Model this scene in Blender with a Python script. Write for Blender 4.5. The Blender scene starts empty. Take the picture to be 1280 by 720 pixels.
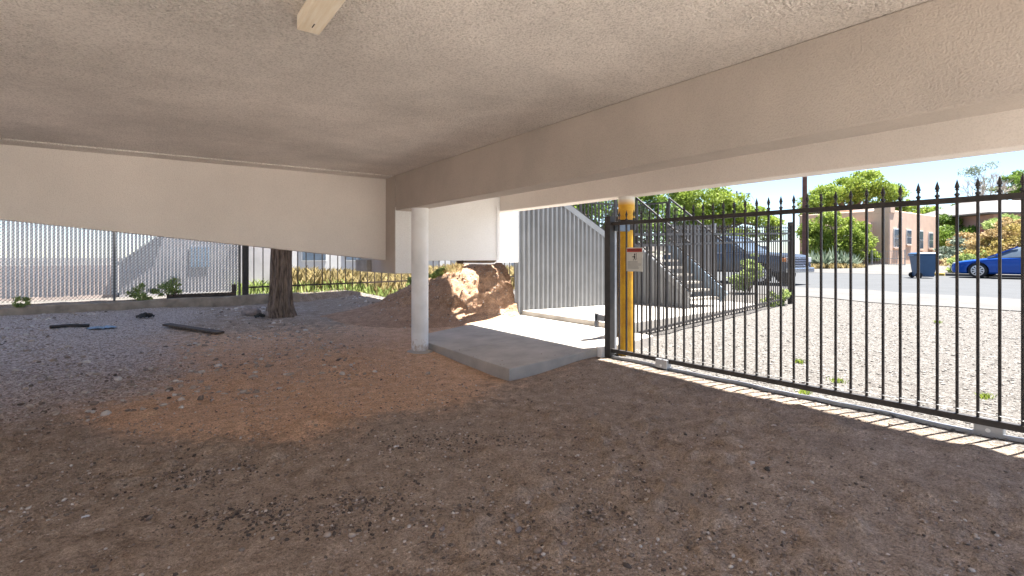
import bpy, bmesh, math, random
import numpy as np
from mathutils import Vector, Matrix

random.seed(7)
R = math.radians
sc = bpy.context.scene
col = sc.collection
# World axes: x runs from the carport out through the gate to the street, y runs along the gate (away from the viewer).
ANG = math.atan2(.5787, .8155)
C, S = math.cos(ANG), math.sin(ANG)
ZC = 1.5

def pt(px, D, z):
    """world point seen in photo column px at depth D and height z"""
    X = (px - 640) / 640 * D
    return (C * X + S * D, -S * X + C * D, z)

def onx(px, u):           # the (x,y) on plane x=u in photo column px
    t = (px - 640) / 640
    D = u / (C * t + S)
    return D, (C - S * t) * D

def sm(a, b, x):
    t = np.clip((x - a) / (b - a), 0, 1)
    return t * t * (3 - 2 * t)

# ------------------------------------------------------------------ noise
_rs = np.random.RandomState(3)
_LAT = _rs.rand(256, 256)
def vnoise(x, y):
    xi = np.floor(x).astype(int); yi = np.floor(y).astype(int)
    fx = x - xi; fy = y - yi
    fx = fx * fx * (3 - 2 * fx); fy = fy * fy * (3 - 2 * fy)
    a = _LAT[xi % 256, yi % 256]; b = _LAT[(xi + 1) % 256, yi % 256]
    c = _LAT[xi % 256, (yi + 1) % 256]; d = _LAT[(xi + 1) % 256, (yi + 1) % 256]
    return (a * (1 - fx) + b * fx) * (1 - fy) + (c * (1 - fx) + d * fx) * fy
def fbm(x, y, o=4):
    s = 0; a = .5
    for k in range(o):
        s = s + a * vnoise(x * 2 ** k + 17.3 * k, y * 2 ** k + 9.1 * k); a *= .5
    return s

# ------------------------------------------------------------------ materials
def nodes(name):
    m = bpy.data.materials.new(name); m.use_nodes = True
    nt = m.node_tree
    b = nt.nodes['Principled BSDF']
    return m, nt, b
def N(nt, typ, **kw):
    n = nt.nodes.new(typ)
    for k, v in kw.items():
        if k.startswith('i_'):
            n.inputs[k[2:].replace('_', ' ')].default_value = v
        else:
            setattr(n, k, v)
    return n
def ramp(nt, fac, stops):
    r = nt.nodes.new('ShaderNodeValToRGB')
    while len(r.color_ramp.elements) < len(stops):
        r.color_ramp.elements.new(.5)
    for e, (p, c) in zip(r.color_ramp.elements, stops):
        e.position = p; e.color = (*c, 1) if len(c) == 3 else c
    nt.links.new(fac, r.inputs['Fac'])
    return r.outputs['Color']
def mix(nt, fac, a, b, mode='MIX'):
    n = nt.nodes.new('ShaderNodeMix'); n.data_type = 'RGBA'; n.blend_type = mode
    for s, v in ((0, fac), (6, a), (7, b)):
        if hasattr(v, 'default_value') or hasattr(v, 'links'):
            nt.links.new(v, n.inputs[s])
        elif s == 0: n.inputs[0].default_value = v
        else: n.inputs[s].default_value = (*v, 1)
    return n.outputs[2]
def objco(nt):
    return N(nt, 'ShaderNodeTexCoord').outputs['Object']
def geopos(nt):
    return N(nt, 'ShaderNodeNewGeometry').outputs['Position']
def noise(nt, co, scale, detail=4, rough=.6, out='Fac'):
    n = N(nt, 'ShaderNodeTexNoise'); n.inputs['Scale'].default_value = scale
    n.inputs['Detail'].default_value = detail; n.inputs['Roughness'].default_value = rough
    nt.links.new(co, n.inputs['Vector']); return n.outputs[out]
def bump(nt, b, h, strength=.5, dist=.01, prev=None):
    n = N(nt, 'ShaderNodeBump'); n.inputs['Strength'].default_value = strength
    n.inputs['Distance'].default_value = dist
    nt.links.new(h, n.inputs['Height'])
    if prev is not None: nt.links.new(prev, n.inputs['Normal'])
    if b is not None: nt.links.new(n.outputs[0], b.inputs['Normal'])
    return n.outputs[0]
def attr(nt, name):
    a = N(nt, 'ShaderNodeAttribute', attribute_name=name); return a.outputs['Fac']

def plain(name, c, rough=.6, metal=0, var=.12, scale=8, bmp=0, bscale=60, spec=None):
    m, nt, b = nodes(name)
    co = geopos(nt)
    f = noise(nt, co, scale, 5)
    lo = tuple(x * (1 - var) for x in c); hi = tuple(min(1, x * (1 + var)) for x in c)
    nt.links.new(ramp(nt, f, [(.3, lo), (.7, hi)]), b.inputs['Base Color'])
    b.inputs['Roughness'].default_value = rough; b.inputs['Metallic'].default_value = metal
    if spec is not None: b.inputs['Specular IOR Level'].default_value = spec
    if bmp: bump(nt, b, noise(nt, co, bscale, 3), bmp, .004)
    return m

def stucco(name, c, scale=70, strength=.6, stain=.12, rough_patch=True):
    m, nt, b = nodes(name)
    co = geopos(nt)
    big = noise(nt, co, .9, 5, .62)
    fine = noise(nt, co, scale, 3, .65)
    v = N(nt, 'ShaderNodeTexVoronoi'); v.inputs['Scale'].default_value = scale * .75
    nt.links.new(co, v.inputs['Vector'])
    lo = tuple(x * (1 - stain) for x in c); hi = tuple(min(1, x * (1 + stain * .6)) for x in c)
    base = ramp(nt, big, [(.3, lo), (.68, hi)])
    speck = ramp(nt, fine, [(.32, (.58, .57, .56) if rough_patch else (.86, .855, .85)), (.54, (1, 1, 1))])
    nt.links.new(mix(nt, .85, base, speck, 'MULTIPLY'), b.inputs['Base Color'])
    b.inputs['Roughness'].default_value = .9; b.inputs['Specular IOR Level'].default_value = .2
    p = bump(nt, None, fine, strength, .02)
    if rough_patch:
        p = bump(nt, None, noise(nt, co, 32, 3, .55), .3, .02, p)
        patch = ramp(nt, noise(nt, co, .7, 3), [(.45, (0, 0, 0)), (.62, (1, 1, 1))])
        h = mix(nt, 1.0, v.outputs['Distance'], patch, 'MULTIPLY')
        p = bump(nt, None, h, strength, .012, p)
    nt.links.new(p, b.inputs['Normal'])
    return m

M = {}
M['stucco'] = stucco('stucco', (.86, .81, .765), 80, .9, .17)
M['stucco_smooth'] = stucco('stucco_smooth', (.76, .705, .66), 90, .3, .07, False)
M['stucco_shaded'] = stucco('stucco_shaded', (.50, .445, .40), 90, .5, .14, False)  # shade painted in: same stucco as the other beams, darkened
M['white_wall'] = stucco('white_wall', (.80, .80, .80), 90, .25, .05, False)
M['white_paint'] = plain('white_paint', (.80, .80, .81), .45, 0, .05, 5)
M['concrete'] = plain('concrete', (.41, .38, .345), .85, 0, .22, 2.2, .35, 120)
M['yard'] = plain('yard', (.56, .52, .47), .9, 0, .12, 1.5, .3, 60)  # pale colour for the unseen sheet that bounces sunlight
M['concrete_old'] = plain('concrete_old', (.30, .25, .20), .9, 0, .35, 4, .6, 40)
M['block'] = plain('block', (.34, .30, .26), .9, 0, .2, 6, .5, 60)
M['black_metal'] = plain('black_metal', (.028, .024, .023), .5, 0, .35, 12)
M['dark_rust'] = plain('dark_rust', (.05, .035, .028), .6, 0, .5, 9)
M['galv'] = plain('galv', (.42, .43, .45), .5, .55, .15, 10)
M['galv_pale'] = plain('galv_pale', (.20, .207, .218), .5, .15, .10, 3)
M['blue_steel'] = plain('blue_steel', (.16, .21, .27), .5, .1, .15, 6)
M['wire'] = plain('wire', (.12, .125, .13), .5, .4, .1, 20)
M['slat'] = plain('slat', (.86, .865, .87), .55, 0, .10, 2.5)
def slat_mat():
    m, nt, b = nodes('slat')
    b.inputs['Base Color'].default_value = (.86, .865, .87, 1); b.inputs['Roughness'].default_value = .55
    t = N(nt, 'ShaderNodeBsdfTranslucent'); t.inputs['Color'].default_value = (.84, .85, .86, 1)
    ms = N(nt, 'ShaderNodeMixShader'); ms.inputs[0].default_value = .6
    nt.links.new(b.outputs[0], ms.inputs[1]); nt.links.new(t.outputs[0], ms.inputs[2])
    nt.links.new(ms.outputs[0], nt.nodes['Material Output'].inputs[0])
    return m
M['slat'] = slat_mat()
M['red'] = plain('red', (.45, .035, .02), .5)
M['sign_white'] = plain('sign_white', (.62, .61, .57), .5, 0, .06, 20)
M['ink'] = plain('ink', (.03, .03, .03), .6)
M['ink_grey'] = plain('ink_grey', (.22, .22, .22), .6)
M['tyre'] = plain('tyre', (.02, .02, .021), .8)
M['rim'] = plain('rim', (.62, .63, .65), .3, .7, .05)
M['chrome'] = plain('chrome', (.6, .62, .64), .2, .9, .05)
M['blue_paint'] = plain('blue_paint', (.012, .075, .36), .18, .25, .05, 2)
M['silver_paint'] = plain('silver_paint', (.08, .095, .125), .25, .4, .05, 2)
M['lamp_glass'] = plain('lamp_glass', (.65, .67, .7), .15, .2, .1)
M['amber'] = plain('amber', (.7, .22, .02), .3)
M['bin_blue'] = plain('bin_blue', (.025, .075, .16), .5, 0, .1, 4)
M['adobe'] = plain('adobe', (.60, .42, .32), .9, 0, .08, 1.5, .3, 30)
M['pink_wall'] = plain('pink_wall', (.50, .33, .30), .9, 0, .1, 1.5, .3, 30)
M['red_block'] = plain('red_block', (.30, .12, .10), .9, 0, .25, 5)
M['shingle'] = plain('shingle', (.17, .16, .16), .9, 0, .2, 6)
M['trim_white'] = plain('trim_white', (.75, .75, .74), .5)
M['pole_wood'] = plain('pole_wood', (.13, .06, .045), .85, 0, .3, 3)
M['asphalt'] = plain('asphalt', (.052, .055, .060), .9, 0, .12, 1.3, .5, 90)
M['apron'] = plain('apron', (.088, .085, .083), .9, 0, .15, 1.1, .4, 80)
M['kerb_yellow'] = plain('kerb_yellow', (.50, .33, .05), .8, 0, .25, 5)
M['rock'] = plain('rock', (.27, .22, .20), .9, 0, .3, 12, .8, 40)
M['blue_plastic'] = plain('blue_plastic', (.25, .36, .50), .4, 0, .2, 10)
M['litter_white'] = plain('litter_white', (.65, .65, .65), .6)
M['pane'] = plain('pane', (.10, .13, .17), .08, 0, .2, 1)
M['pale_build'] = plain('pale_build', (.52, .51, .50), .9, 0, .06, 1)
M['shed_grey'] = plain('shed_grey', (.48, .47, .50), .8, 0, .12, 2)
M['garden_pink'] = plain('garden_pink', (.56, .48, .45), .9, 0, .15, 3)

def wood(name, c1, c2, sc=(14, 1.2, 14)):
    m, nt, b = nodes(name)
    mp = N(nt, 'ShaderNodeMapping'); mp.inputs['Scale'].default_value = sc
    nt.links.new(geopos(nt), mp.inputs['Vector'])
    f = noise(nt, mp.outputs[0], 3, 5, .6)
    nt.links.new(ramp(nt, f, [(.3, c1), (.65, c2)]), b.inputs['Base Color'])
    b.inputs['Roughness'].default_value = .7
    bump(nt, b, f, .3, .004)
    return m
M['pine'] = wood('pine', (.78, .66, .48), (.92, .85, .72))
M['plank'] = wood('plank', (.04, .025, .016), (.13, .085, .055), (6, 6, 6))

def bark():
    m, nt, b = nodes('bark')
    mp = N(nt, 'ShaderNodeMapping'); mp.inputs['Scale'].default_value = (16, 16, 2.2)
    nt.links.new(geopos(nt), mp.inputs['Vector'])
    f = noise(nt, mp.outputs[0], 1.6, 6, .65)
    nt.links.new(ramp(nt, f, [(.35, (.05, .034, .026)), (.66, (.30, .225, .175))]), b.inputs['Base Color'])
    b.inputs['Roughness'].default_value = .95
    bump(nt, b, f, 1.0, .05)
    return m
M['bark'] = bark()

def yellow_post():
    m, nt, b = nodes('yellow_post')
    co = geopos(nt)
    f = noise(nt, co, 5, 5, .65)
    base = ramp(nt, f, [(.32, (.56, .25, .012)), (.6, (.78, .44, .02))])
    sep = N(nt, 'ShaderNodeSeparateXYZ'); nt.links.new(co, sep.inputs[0])
    mr = N(nt, 'ShaderNodeMapRange'); mr.inputs[1].default_value = 2.21; mr.inputs[2].default_value = 2.30
    nt.links.new(sep.outputs['Z'], mr.inputs[0])
    nt.links.new(mix(nt, mr.outputs[0], base, (.72, .70, .66)), b.inputs['Base Color'])   # the paint stops short of the beam
    b.inputs['Roughness'].default_value = .5
    return m
M['yellow_post'] = yellow_post()
def column_paint():
    m, nt, b = nodes('column_paint')
    co = geopos(nt)
    sep = N(nt, 'ShaderNodeSeparateXYZ'); nt.links.new(co, sep.inputs[0])
    f = noise(nt, co, 14, 6, .7)
    ma = N(nt, 'ShaderNodeMath', operation='MULTIPLY_ADD'); nt.links.new(f, ma.inputs[0]); ma.inputs[1].default_value = -.75; nt.links.new(sep.outputs['Z'], ma.inputs[2])
    mr = N(nt, 'ShaderNodeMapRange'); mr.inputs[1].default_value = -.36; mr.inputs[2].default_value = -.18; nt.links.new(ma.outputs[0], mr.inputs[0])
    big = ramp(nt, noise(nt, co, 3, 5), [(.35, (.70, .70, .70)), (.6, (.80, .80, .81))])
    nt.links.new(mix(nt, mr.outputs[0], (.42, .33, .26), big), b.inputs['Base Color']); b.inputs['Roughness'].default_value = .5
    return m
M['column_paint'] = column_paint()

def leaf(name, lo, hi, trans=.35):
    m, nt, b = nodes(name)
    c = ramp(nt, attr(nt, 'tint'), [(0, lo), (1, hi)])
    nt.links.new(c, b.inputs['Base Color']); b.inputs['Roughness'].default_value = .6
    b.inputs['Specular IOR Level'].default_value = .25
    t = N(nt, 'ShaderNodeBsdfTranslucent'); nt.links.new(c, t.inputs['Color'])
    ms = N(nt, 'ShaderNodeMixShader'); ms.inputs[0].default_value = trans
    nt.links.new(b.outputs[0], ms.inputs[1]); nt.links.new(t.outputs[0], ms.inputs[2])
    nt.links.new(ms.outputs[0], nt.nodes['Material Output'].inputs[0])
    return m
M['leaf_bright'] = leaf('leaf_bright', (.08, .135, .018), (.36, .44, .08))
M['leaf_green'] = leaf('leaf_green', (.05, .10, .016), (.22, .32, .06))
M['leaf_grey'] = leaf('leaf_grey', (.10, .14, .10), (.30, .35, .27), .2)
M['leaf_gold'] = leaf('leaf_gold', (.22, .17, .05), (.50, .40, .14))
M['leaf_orange'] = leaf('leaf_orange', (.26, .18, .08), (.48, .37, .19))
M['straw'] = leaf('straw', (.28, .22, .10), (.55, .46, .25))
M['leaf_weed'] = leaf('leaf_weed', (.17, .24, .07), (.42, .50, .18))

def ground_mat():
    m, nt, b = nodes('ground')
    co = geopos(nt)
    big = noise(nt, co, .8, 5, .6)
    mid = noise(nt, co, 7, 6, .68)
    fine = noise(nt, co, 55, 4, .7)
    v = N(nt, 'ShaderNodeTexVoronoi'); v.inputs['Scale'].default_value = 45
    nt.links.new(co, v.inputs['Vector'])
    v2 = N(nt, 'ShaderNodeTexVoronoi'); v2.inputs['Scale'].default_value = 110
    nt.links.new(co, v2.inputs['Vector'])
    dirt = ramp(nt, mid, [(.30, (.25, .185, .135)), (.52, (.43, .33, .252)), (.72, (.57, .46, .37))])
    dirt = mix(nt, ramp(nt, big, [(.4, (0, 0, 0)), (.65, (1, 1, 1))]), dirt, mix(nt, .5, dirt, (.42, .34, .275)))
    orange = ramp(nt, mid, [(.3, (.55, .335, .205)), (.7, (.80, .545, .375))])
    grey = ramp(nt, v.outputs['Color'], [(.12, (.26, .20, .165)), (.55, (.58, .475, .41)), (.95, (.80, .71, .65))])
    pale = ramp(nt, v.outputs['Color'], [(.1, (.08, .073, .068)), (.6, (.140, .132, .125)), (.95, (.23, .222, .213))])
    red = ramp(nt, mid, [(.3, (.34, .20, .125)), (.7, (.60, .39, .26))])
    def ragged(nm, k):
        a1 = N(nt, 'ShaderNodeMath', operation='MULTIPLY_ADD'); nt.links.new(mid, a1.inputs[0]); a1.inputs[1].default_value = k; a1.inputs[2].default_value = -.5 * k
        a2 = N(nt, 'ShaderNodeMath', operation='ADD'); nt.links.new(attr(nt, nm), a2.inputs[0]); nt.links.new(a1.outputs[0], a2.inputs[1])
        mr = N(nt, 'ShaderNodeMapRange', interpolation_type='SMOOTHSTEP'); mr.inputs[1].default_value = .1; mr.inputs[2].default_value = .9
        nt.links.new(a2.outputs[0], mr.inputs[0]); return mr.outputs[0]
    c = mix(nt, ragged('orange', 1.5), dirt, orange)
    c = mix(nt, ragged('grey', 1.3), c, grey)
    c = mix(nt, attr(nt, 'pale'), c, pale)
    c = mix(nt, attr(nt, 'bank'), c, red)
    speck = ramp(nt, fine, [(.30, (.35, .33, .31)), (.5, (1, 1, 1)), (.72, (1.5, 1.5, 1.5))])
    c = mix(nt, .8, c, speck, 'MULTIPLY')
    fine2 = noise(nt, co, 150, 3, .75)
    c = mix(nt, .75, c, ramp(nt, fine2, [(.34, (.45, .43, .41)), (.5, (1, 1, 1)), (.68, (1.45, 1.45, 1.45))]), 'MULTIPLY')
    st = ramp(nt, v2.outputs['Color'], [(.86, (0, 0, 0)), (.91, (1, 1, 1))])
    c = mix(nt, mix(nt, .35, (0, 0, 0), st), c, (.42, .38, .35))
    nt.links.new(c, b.inputs['Base Color'])
    b.inputs['Roughness'].default_value = .95; b.inputs['Specular IOR Level'].default_value = .15
    p = bump(nt, None, mid, .9, .045)
    p = bump(nt, None, fine, 1.0, .02, p)
    p = bump(nt, None, v.outputs['Distance'], .35, .012, p)
    nt.links.new(p, b.inputs['Normal'])
    return m
M['ground'] = ground_mat()

def pebble_mat():
    m, nt, b = nodes('pebbles')
    nt.links.new(ramp(nt, attr(nt, 'tint'), [(0, (.08, .06, .048)), (.35, (.25, .19, .15)), (.8, (.46, .37, .30)), (1, (.66, .60, .55))]), b.inputs['Base Color'])
    b.inputs['Roughness'].default_value = .9
    return m
M['pebbles'] = pebble_mat()

# ------------------------------------------------------------------ mesh helpers
def mesh_obj(name, V, F, mat, parent=None, origin=(0, 0, 0), smooth=False, attrs=None):
    V = np.asarray(V, dtype=np.float32) - np.asarray(origin, dtype=np.float32)
    me = bpy.data.meshes.new(name)
    if isinstance(F, np.ndarray):
        n, k = F.shape
        me.vertices.add(len(V)); me.vertices.foreach_set('co', V.ravel())
        me.loops.add(n * k); me.loops.foreach_set('vertex_index', F.ravel().astype(np.int32))
        me.polygons.add(n); me.polygons.foreach_set('loop_start', np.arange(0, n * k, k, dtype=np.int32))
        me.update(calc_edges=True); me.validate()
    else:
        me.from_pydata([tuple(map(float, v)) for v in V], [], F); me.update()
    if smooth: me.polygons.foreach_set('use_smooth', [True] * len(me.polygons))
    for nm, dom, arr in attrs or ():
        a = me.attributes.new(nm, 'FLOAT', dom); a.data.foreach_set('value', np.asarray(arr, dtype=np.float32))
    if mat: me.materials.append(mat)
    o = bpy.data.objects.new(name, me); col.objects.link(o)
    if parent: o.parent = parent
    else: o.location = origin
    return o

class MB:
    def __init__(s): s.v = []; s.f = []
    def add(s, vs, fs):
        k = len(s.v); s.v += [tuple(v) for v in vs]; s.f += [tuple(i + k for i in f) for f in fs]; return s
    def box(s, a, b):
        (x0, y0, z0), (x1, y1, z1) = a, b
        return s.add([(x0, y0, z0), (x1, y0, z0), (x1, y1, z0), (x0, y1, z0), (x0, y0, z1), (x1, y0, z1), (x1, y1, z1), (x0, y1, z1)],
                     [(0, 3, 2, 1), (4, 5, 6, 7), (0, 1, 5, 4), (1, 2, 6, 5), (2, 3, 7, 6), (3, 0, 4, 7)])
    def bar(s, p, q, w, h, up=(0, 0, 1)):
        p = Vector(p); q = Vector(q); d = (q - p).normalized(); up = Vector(up)
        if abs(d.dot(up)) > .98: up = Vector((0, 1, 0))
        r = d.cross(up).normalized(); n = r.cross(d)
        vs = []
        for e in (p, q):
            for a, b in ((-1, -1), (1, -1), (1, 1), (-1, 1)):
                vs.append(e + r * a * w / 2 + n * b * h / 2)
        return s.add(vs, [(3, 2, 1, 0), (4, 5, 6, 7), (0, 1, 5, 4), (1, 2, 6, 5), (2, 3, 7, 6), (3, 0, 4, 7)])
    def tube(s, pts, r, n=10, cap=True):
        pts = [Vector(p) for p in pts]
        rs = r if isinstance(r, (list, tuple)) else [r] * len(pts)
        k = len(s.v); vs = []; fs = []
        ref = Vector((.31, .17, .93)).normalized()
        for i, p in enumerate(pts):
            d = (pts[min(i + 1, len(pts) - 1)] - pts[max(i - 1, 0)]).normalized()
            a = d.cross(ref)
            if a.length < .05: a = d.cross(Vector((1, 0, 0)))
            a.normalize(); b = d.cross(a)
            for j in range(n):
                t = 2 * math.pi * j / n
                vs.append(p + (a * math.cos(t) + b * math.sin(t)) * rs[i])
        for i in range(len(pts) - 1):
            for j in range(n):
                j2 = (j + 1) % n
                fs.append((i * n + j, i * n + j2, (i + 1) * n + j2, (i + 1) * n + j))
        if cap:
            fs.append(tuple(range(n))[::-1]); fs.append(tuple((len(pts) - 1) * n + j for j in range(n)))
        return s.add(vs, fs)
    def lathe(s, c, prof, n=12):
        vs = []; fs = []
        for (r, z) in prof:
            for j in range(n):
                t = 2 * math.pi * (j + .5) / n
                vs.append((c[0] + r * math.cos(t), c[1] + r * math.sin(t), c[2] + z))
        for i in range(len(prof) - 1):
            for j in range(n):
                j2 = (j + 1) % n
                fs.append((i * n + j, i * n + j2, (i + 1) * n + j2, (i + 1) * n + j))
        fs.append(tuple(range(n))[::-1]); fs.append(tuple((len(prof) - 1) * n + j for j in range(n)))
        return s.add(vs, fs)
    def prism(s, poly, axis, a, b):
        """poly: 2D points; axis: the index of the extruded coordinate (the others keep their order)"""
        def mk(p, e):
            l = list(p); l.insert(axis, e); return tuple(l)
        n = len(poly); vs = [mk(p, a) for p in poly] + [mk(p, b) for p in poly]
        fs = [tuple(range(n)), tuple(range(n, 2 * n))[::-1]] + [(i, n + i, n + (i + 1) % n, (i + 1) % n) for i in range(n)]
        return s.add(vs, fs)
    def build(s, name, mat, parent=None, origin=(0, 0, 0), smooth=False, bevel=0):
        o = mesh_obj(name, s.v, s.f, mat, parent, origin, False)
        bm = bmesh.new(); bm.from_mesh(o.data); bmesh.ops.recalc_face_normals(bm, faces=bm.faces); bm.to_mesh(o.data); bm.free()
        if smooth:
            o.data.polygons.foreach_set('use_smooth', [True] * len(o.data.polygons))
            o.data.set_sharp_from_angle(angle=R(40))
        if bevel:
            bv = o.modifiers.new('bevel', 'BEVEL'); bv.width = bevel; bv.segments = 2; bv.limit_method = 'ANGLE'
        return o

def tag(o, label=None, cat=None, group=None, kind=None):
    if label: o['label'] = label
    if cat: o['category'] = cat
    if group: o['group'] = group
    if kind: o['kind'] = kind
    return o
def empty(name, loc, label, cat, group=None, rz=0):
    o = bpy.data.objects.new(name, None); col.objects.link(o); o.location = loc; o.rotation_euler = (0, 0, rz)
    o.empty_display_size = .2
    return tag(o, label, cat, group)
def copy_part(o, parent, loc):
    c = o.copy(); col.objects.link(c); c.parent = parent; c.location = loc
    for ch in list(o.children):
        d = ch.copy(); col.objects.link(d); d.parent = c
    return c

# ------------------------------------------------------------------ terrain
def H(u, v):
    u = np.asarray(u, dtype=float); v = np.asarray(v, dtype=float)
    zu = .11 * sm(3.5, 5.1, u)
    zu = np.where(u > 5.5, .11 + (u - 5.5) * (.36 - .11) / (14.7 - 5.5), zu)
    zu = np.where(u > 14.7, .36 + (u - 14.7) * .04 / 2.3, zu)
    zu = np.where(u > 17, .40 + (u - 17) * .10 / 15.3, zu)
    zu = np.where(u > 32.3, .50 + .12 * sm(32.4, 33.2, u), zu)
    zu = np.where(u > 33.2, .62 + .25 * sm(33.2, 45, u), zu)
    zu = zu + 2.3 * sm(33.5, 41, u) * sm(10.5, 7.0, v)
    inside = sm(6.6, 4.6, u)
    zv = .27 * sm(6.6, 12.5, v) * inside
    back = .20 * sm(14.55, 14.7, v) * sm(7, 3, u)
    lump = (fbm(u * .55 + 5, v * .55 + 3, 3) - .45) * .10 * sm(5.0, 4.0, u) * sm(-60, -20, -np.hypot(u, v))
    rough = (fbm(u * 2.3, v * 2.3, 4) - .47) * .045 * sm(14.6, 13, u) * sm(-40, -20, -np.hypot(u, v))
    lump = lump * sm(1.5, 3, np.hypot(u, v) * 0 + 9)
    flatpad = 1 - sm(3.3, 3.6, u) * sm(4.8, 5.1, v) * sm(9, 8.5, v) * sm(6.6, 6.0, u)
    return zu + zv + back + lump + rough * flatpad
def h1(u, v): return float(H(u, v))

def axis(parts):
    out = []
    for a, b, st in parts:
        out.append(np.arange(a, b, st))
    return np.concatenate(out)
ua = axis([(-300, -30, 30), (-30, -8, 1.0), (-8, -4, .2), (-4, -2.4, .06), (-2.4, 5.3, .021), (5.3, 6, .05), (6, 14.7, .15), (14.7, 17, .575), (17, 32.3, .85), (32.3, 46, .25), (46, 80, 3), (80, 501, 60)])
va = axis([(-300, -30, 30), (-30, -3, 1.0), (-3, -.5, .2), (-.5, .3, .06), (.3, 7.2, .021), (7.2, 10, .045), (10, 16, .08), (16, 30, .5), (30, 90, 4), (90, 501, 60)])
U, Vv = np.meshgrid(ua, va, indexing='ij')
Z = H(U, Vv)
c1 = fbm(U * 6.5 + 3, Vv * 6.5 + 8, 4); c2 = fbm(U * 17 + 11, Vv * 17 + 2, 3); c3 = fbm(U * 1.3 + 60, Vv * 1.3 + 20, 3)
msk = sm(5.2, 4.6, U) * sm(-3, -2, U) * sm(0, .5, Vv) * sm(10, 7, Vv) * (.35 + 1.3 * sm(.38, .56, c3))
pm = 1 - sm(3.3, 3.5, U) * sm(4.9, 5.05, Vv)
Z = Z + msk * pm * (np.maximum(c1 - .46, 0) * .085 + np.maximum(c2 - .5, 0) * .05 - .004)
nu, nv = U.shape
idx = np.arange(nu * nv).reshape(nu, nv)
F = np.stack([idx[:-1, :-1], idx[1:, :-1], idx[1:, 1:], idx[:-1, 1:]], -1).reshape(-1, 4)
wob = (fbm(U * 1.1 + 3, Vv * 1.1, 4) - .47) * 1.6
wob2 = (fbm(U * .7 + 33, Vv * .7 + 8, 4) - .47) * 2.4
front = np.interp(U, [-2, -.4, 1, 2.2, 3.3, 6], [7.2, 5.6, 4.2, 4.3, 4.75, 5.2])
m_or = sm(-.45, .75, Vv + wob * .6 - front) * sm(-2.0, .3, U + wob) * sm(12, 9.0, Vv + wob2) * sm(6.0, 5.0, U)
m_gr = sm(.9, -1.4, U - (Vv - 7.5) * .25 + wob2) * sm(4.6, 6.6, Vv + wob * 1.2)
m_gr = np.maximum(m_gr * .9, .45 * sm(9.5, 12, Vv + wob) * sm(4.2, 2.2, U + wob2 * .5))
m_or = np.maximum(m_or, .62 * sm(2.8, 4.2, U + wob * .6) * sm(7.5, 8.5, Vv) * sm(13, 11, Vv))
m_gr = np.where(Vv > 14.7, 0, m_gr)
m_pa = np.maximum(sm(4.75, 5.25, U + wob * .12), sm(14.7, 15.2, Vv)) * 1.0
m_pa = np.maximum(m_pa, sm(-2, -3, Vv))
ter = mesh_obj('ground', np.stack([U, Vv, Z], -1).reshape(-1, 3), F, M['ground'], smooth=True,
               attrs=[('orange', 'POINT', m_or.ravel()), ('grey', 'POINT', m_gr.ravel()), ('pale', 'POINT', m_pa.ravel()), ('bank', 'POINT', np.zeros(nu * nv))])
tag(ter, kind='structure')

# the red earth bank beside the stair
cur = np.array([(6.15, 8.50), (5.7, 8.72), (5.25, 8.95), (4.95, 9.3), (4.7, 9.9), (4.45, 10.6), (4.3, 11.2), (4.35, 11.9)])
ss = np.linspace(0, 1, len(cur)); s2 = np.linspace(0, 1, 120)
cu = np.interp(s2, ss, cur[:, 0]); cv = np.interp(s2, ss, cur[:, 1])
hh = np.interp(s2, [0, .2, .45, .7, .9, 1], [1.20, 1.15, .98, .70, .36, .04])
prof = [(-.9, -.05), (-.55, .02), (-.28, .08), (-.08, .17), (.04, .30), (.13, .46), (.22, .62), (.32, .77), (.46, .89), (.65, .96), (.9, 1.0), (1.4, 1.03), (2.4, 1.03), (4.5, 1.0)]
pd = np.linspace(0, 1, 70); px_ = np.interp(pd, np.linspace(0, 1, len(prof)), [p[0] for p in prof]); pz_ = np.interp(pd, np.linspace(0, 1, len(prof)), [p[1] for p in prof])
SS, PD = np.meshgrid(np.arange(120), np.arange(70), indexing='ij')
dirx = np.interp(s2, [0, .35, 1], [.25, .55, .9]); diry = np.sqrt(1 - dirx ** 2)
nz = fbm(SS * .12 + 2, PD * .16, 5) - .47; nz2 = fbm(SS * .035 + 40, PD * .04 + 7, 3) - .45
steep = np.interp(px_[PD], [-.1, 0, .7, 1.2], [0, 1, 1, .4])
nz3 = fbm(SS * .35 + 9, PD * .5 + 3, 4) - .47
offs = px_[PD] * (1 + 1.3 * sm(.3, .9, s2[SS]) * (px_[PD] < 1.2)) - (nz * .17 + nz2 * .28 + nz3 * .06) * steep
BX = cu[SS] + dirx[SS] * offs; BY = cv[SS] + diry[SS] * offs
BZ = H(np.minimum(BX, 5.4), np.minimum(BY, 12.0)) * np.interp(px_[PD], [0, 1], [1, .8]) + hh[SS] * pz_[PD] + (nz * .10 + nz3 * .05) * steep
BX = np.minimum(BX, 6.12 + 0 * BX) if False else BX
bi = np.arange(120 * 70).reshape(120, 70)
bF = np.stack([bi[:-1, :-1], bi[1:, :-1], bi[1:, 1:], bi[:-1, 1:]], -1).reshape(-1, 4)[:, ::-1]
bank = mesh_obj('earth_bank', np.stack([BX, BY, BZ], -1).reshape(-1, 3), np.ascontiguousarray(bF), M['ground'], smooth=True,
                attrs=[('orange', 'POINT', np.zeros(8400)), ('grey', 'POINT', np.zeros(8400)), ('pale', 'POINT', np.zeros(8400)), ('bank', 'POINT', np.full(8400, 1.0))])
tag(bank, kind='structure')

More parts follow.
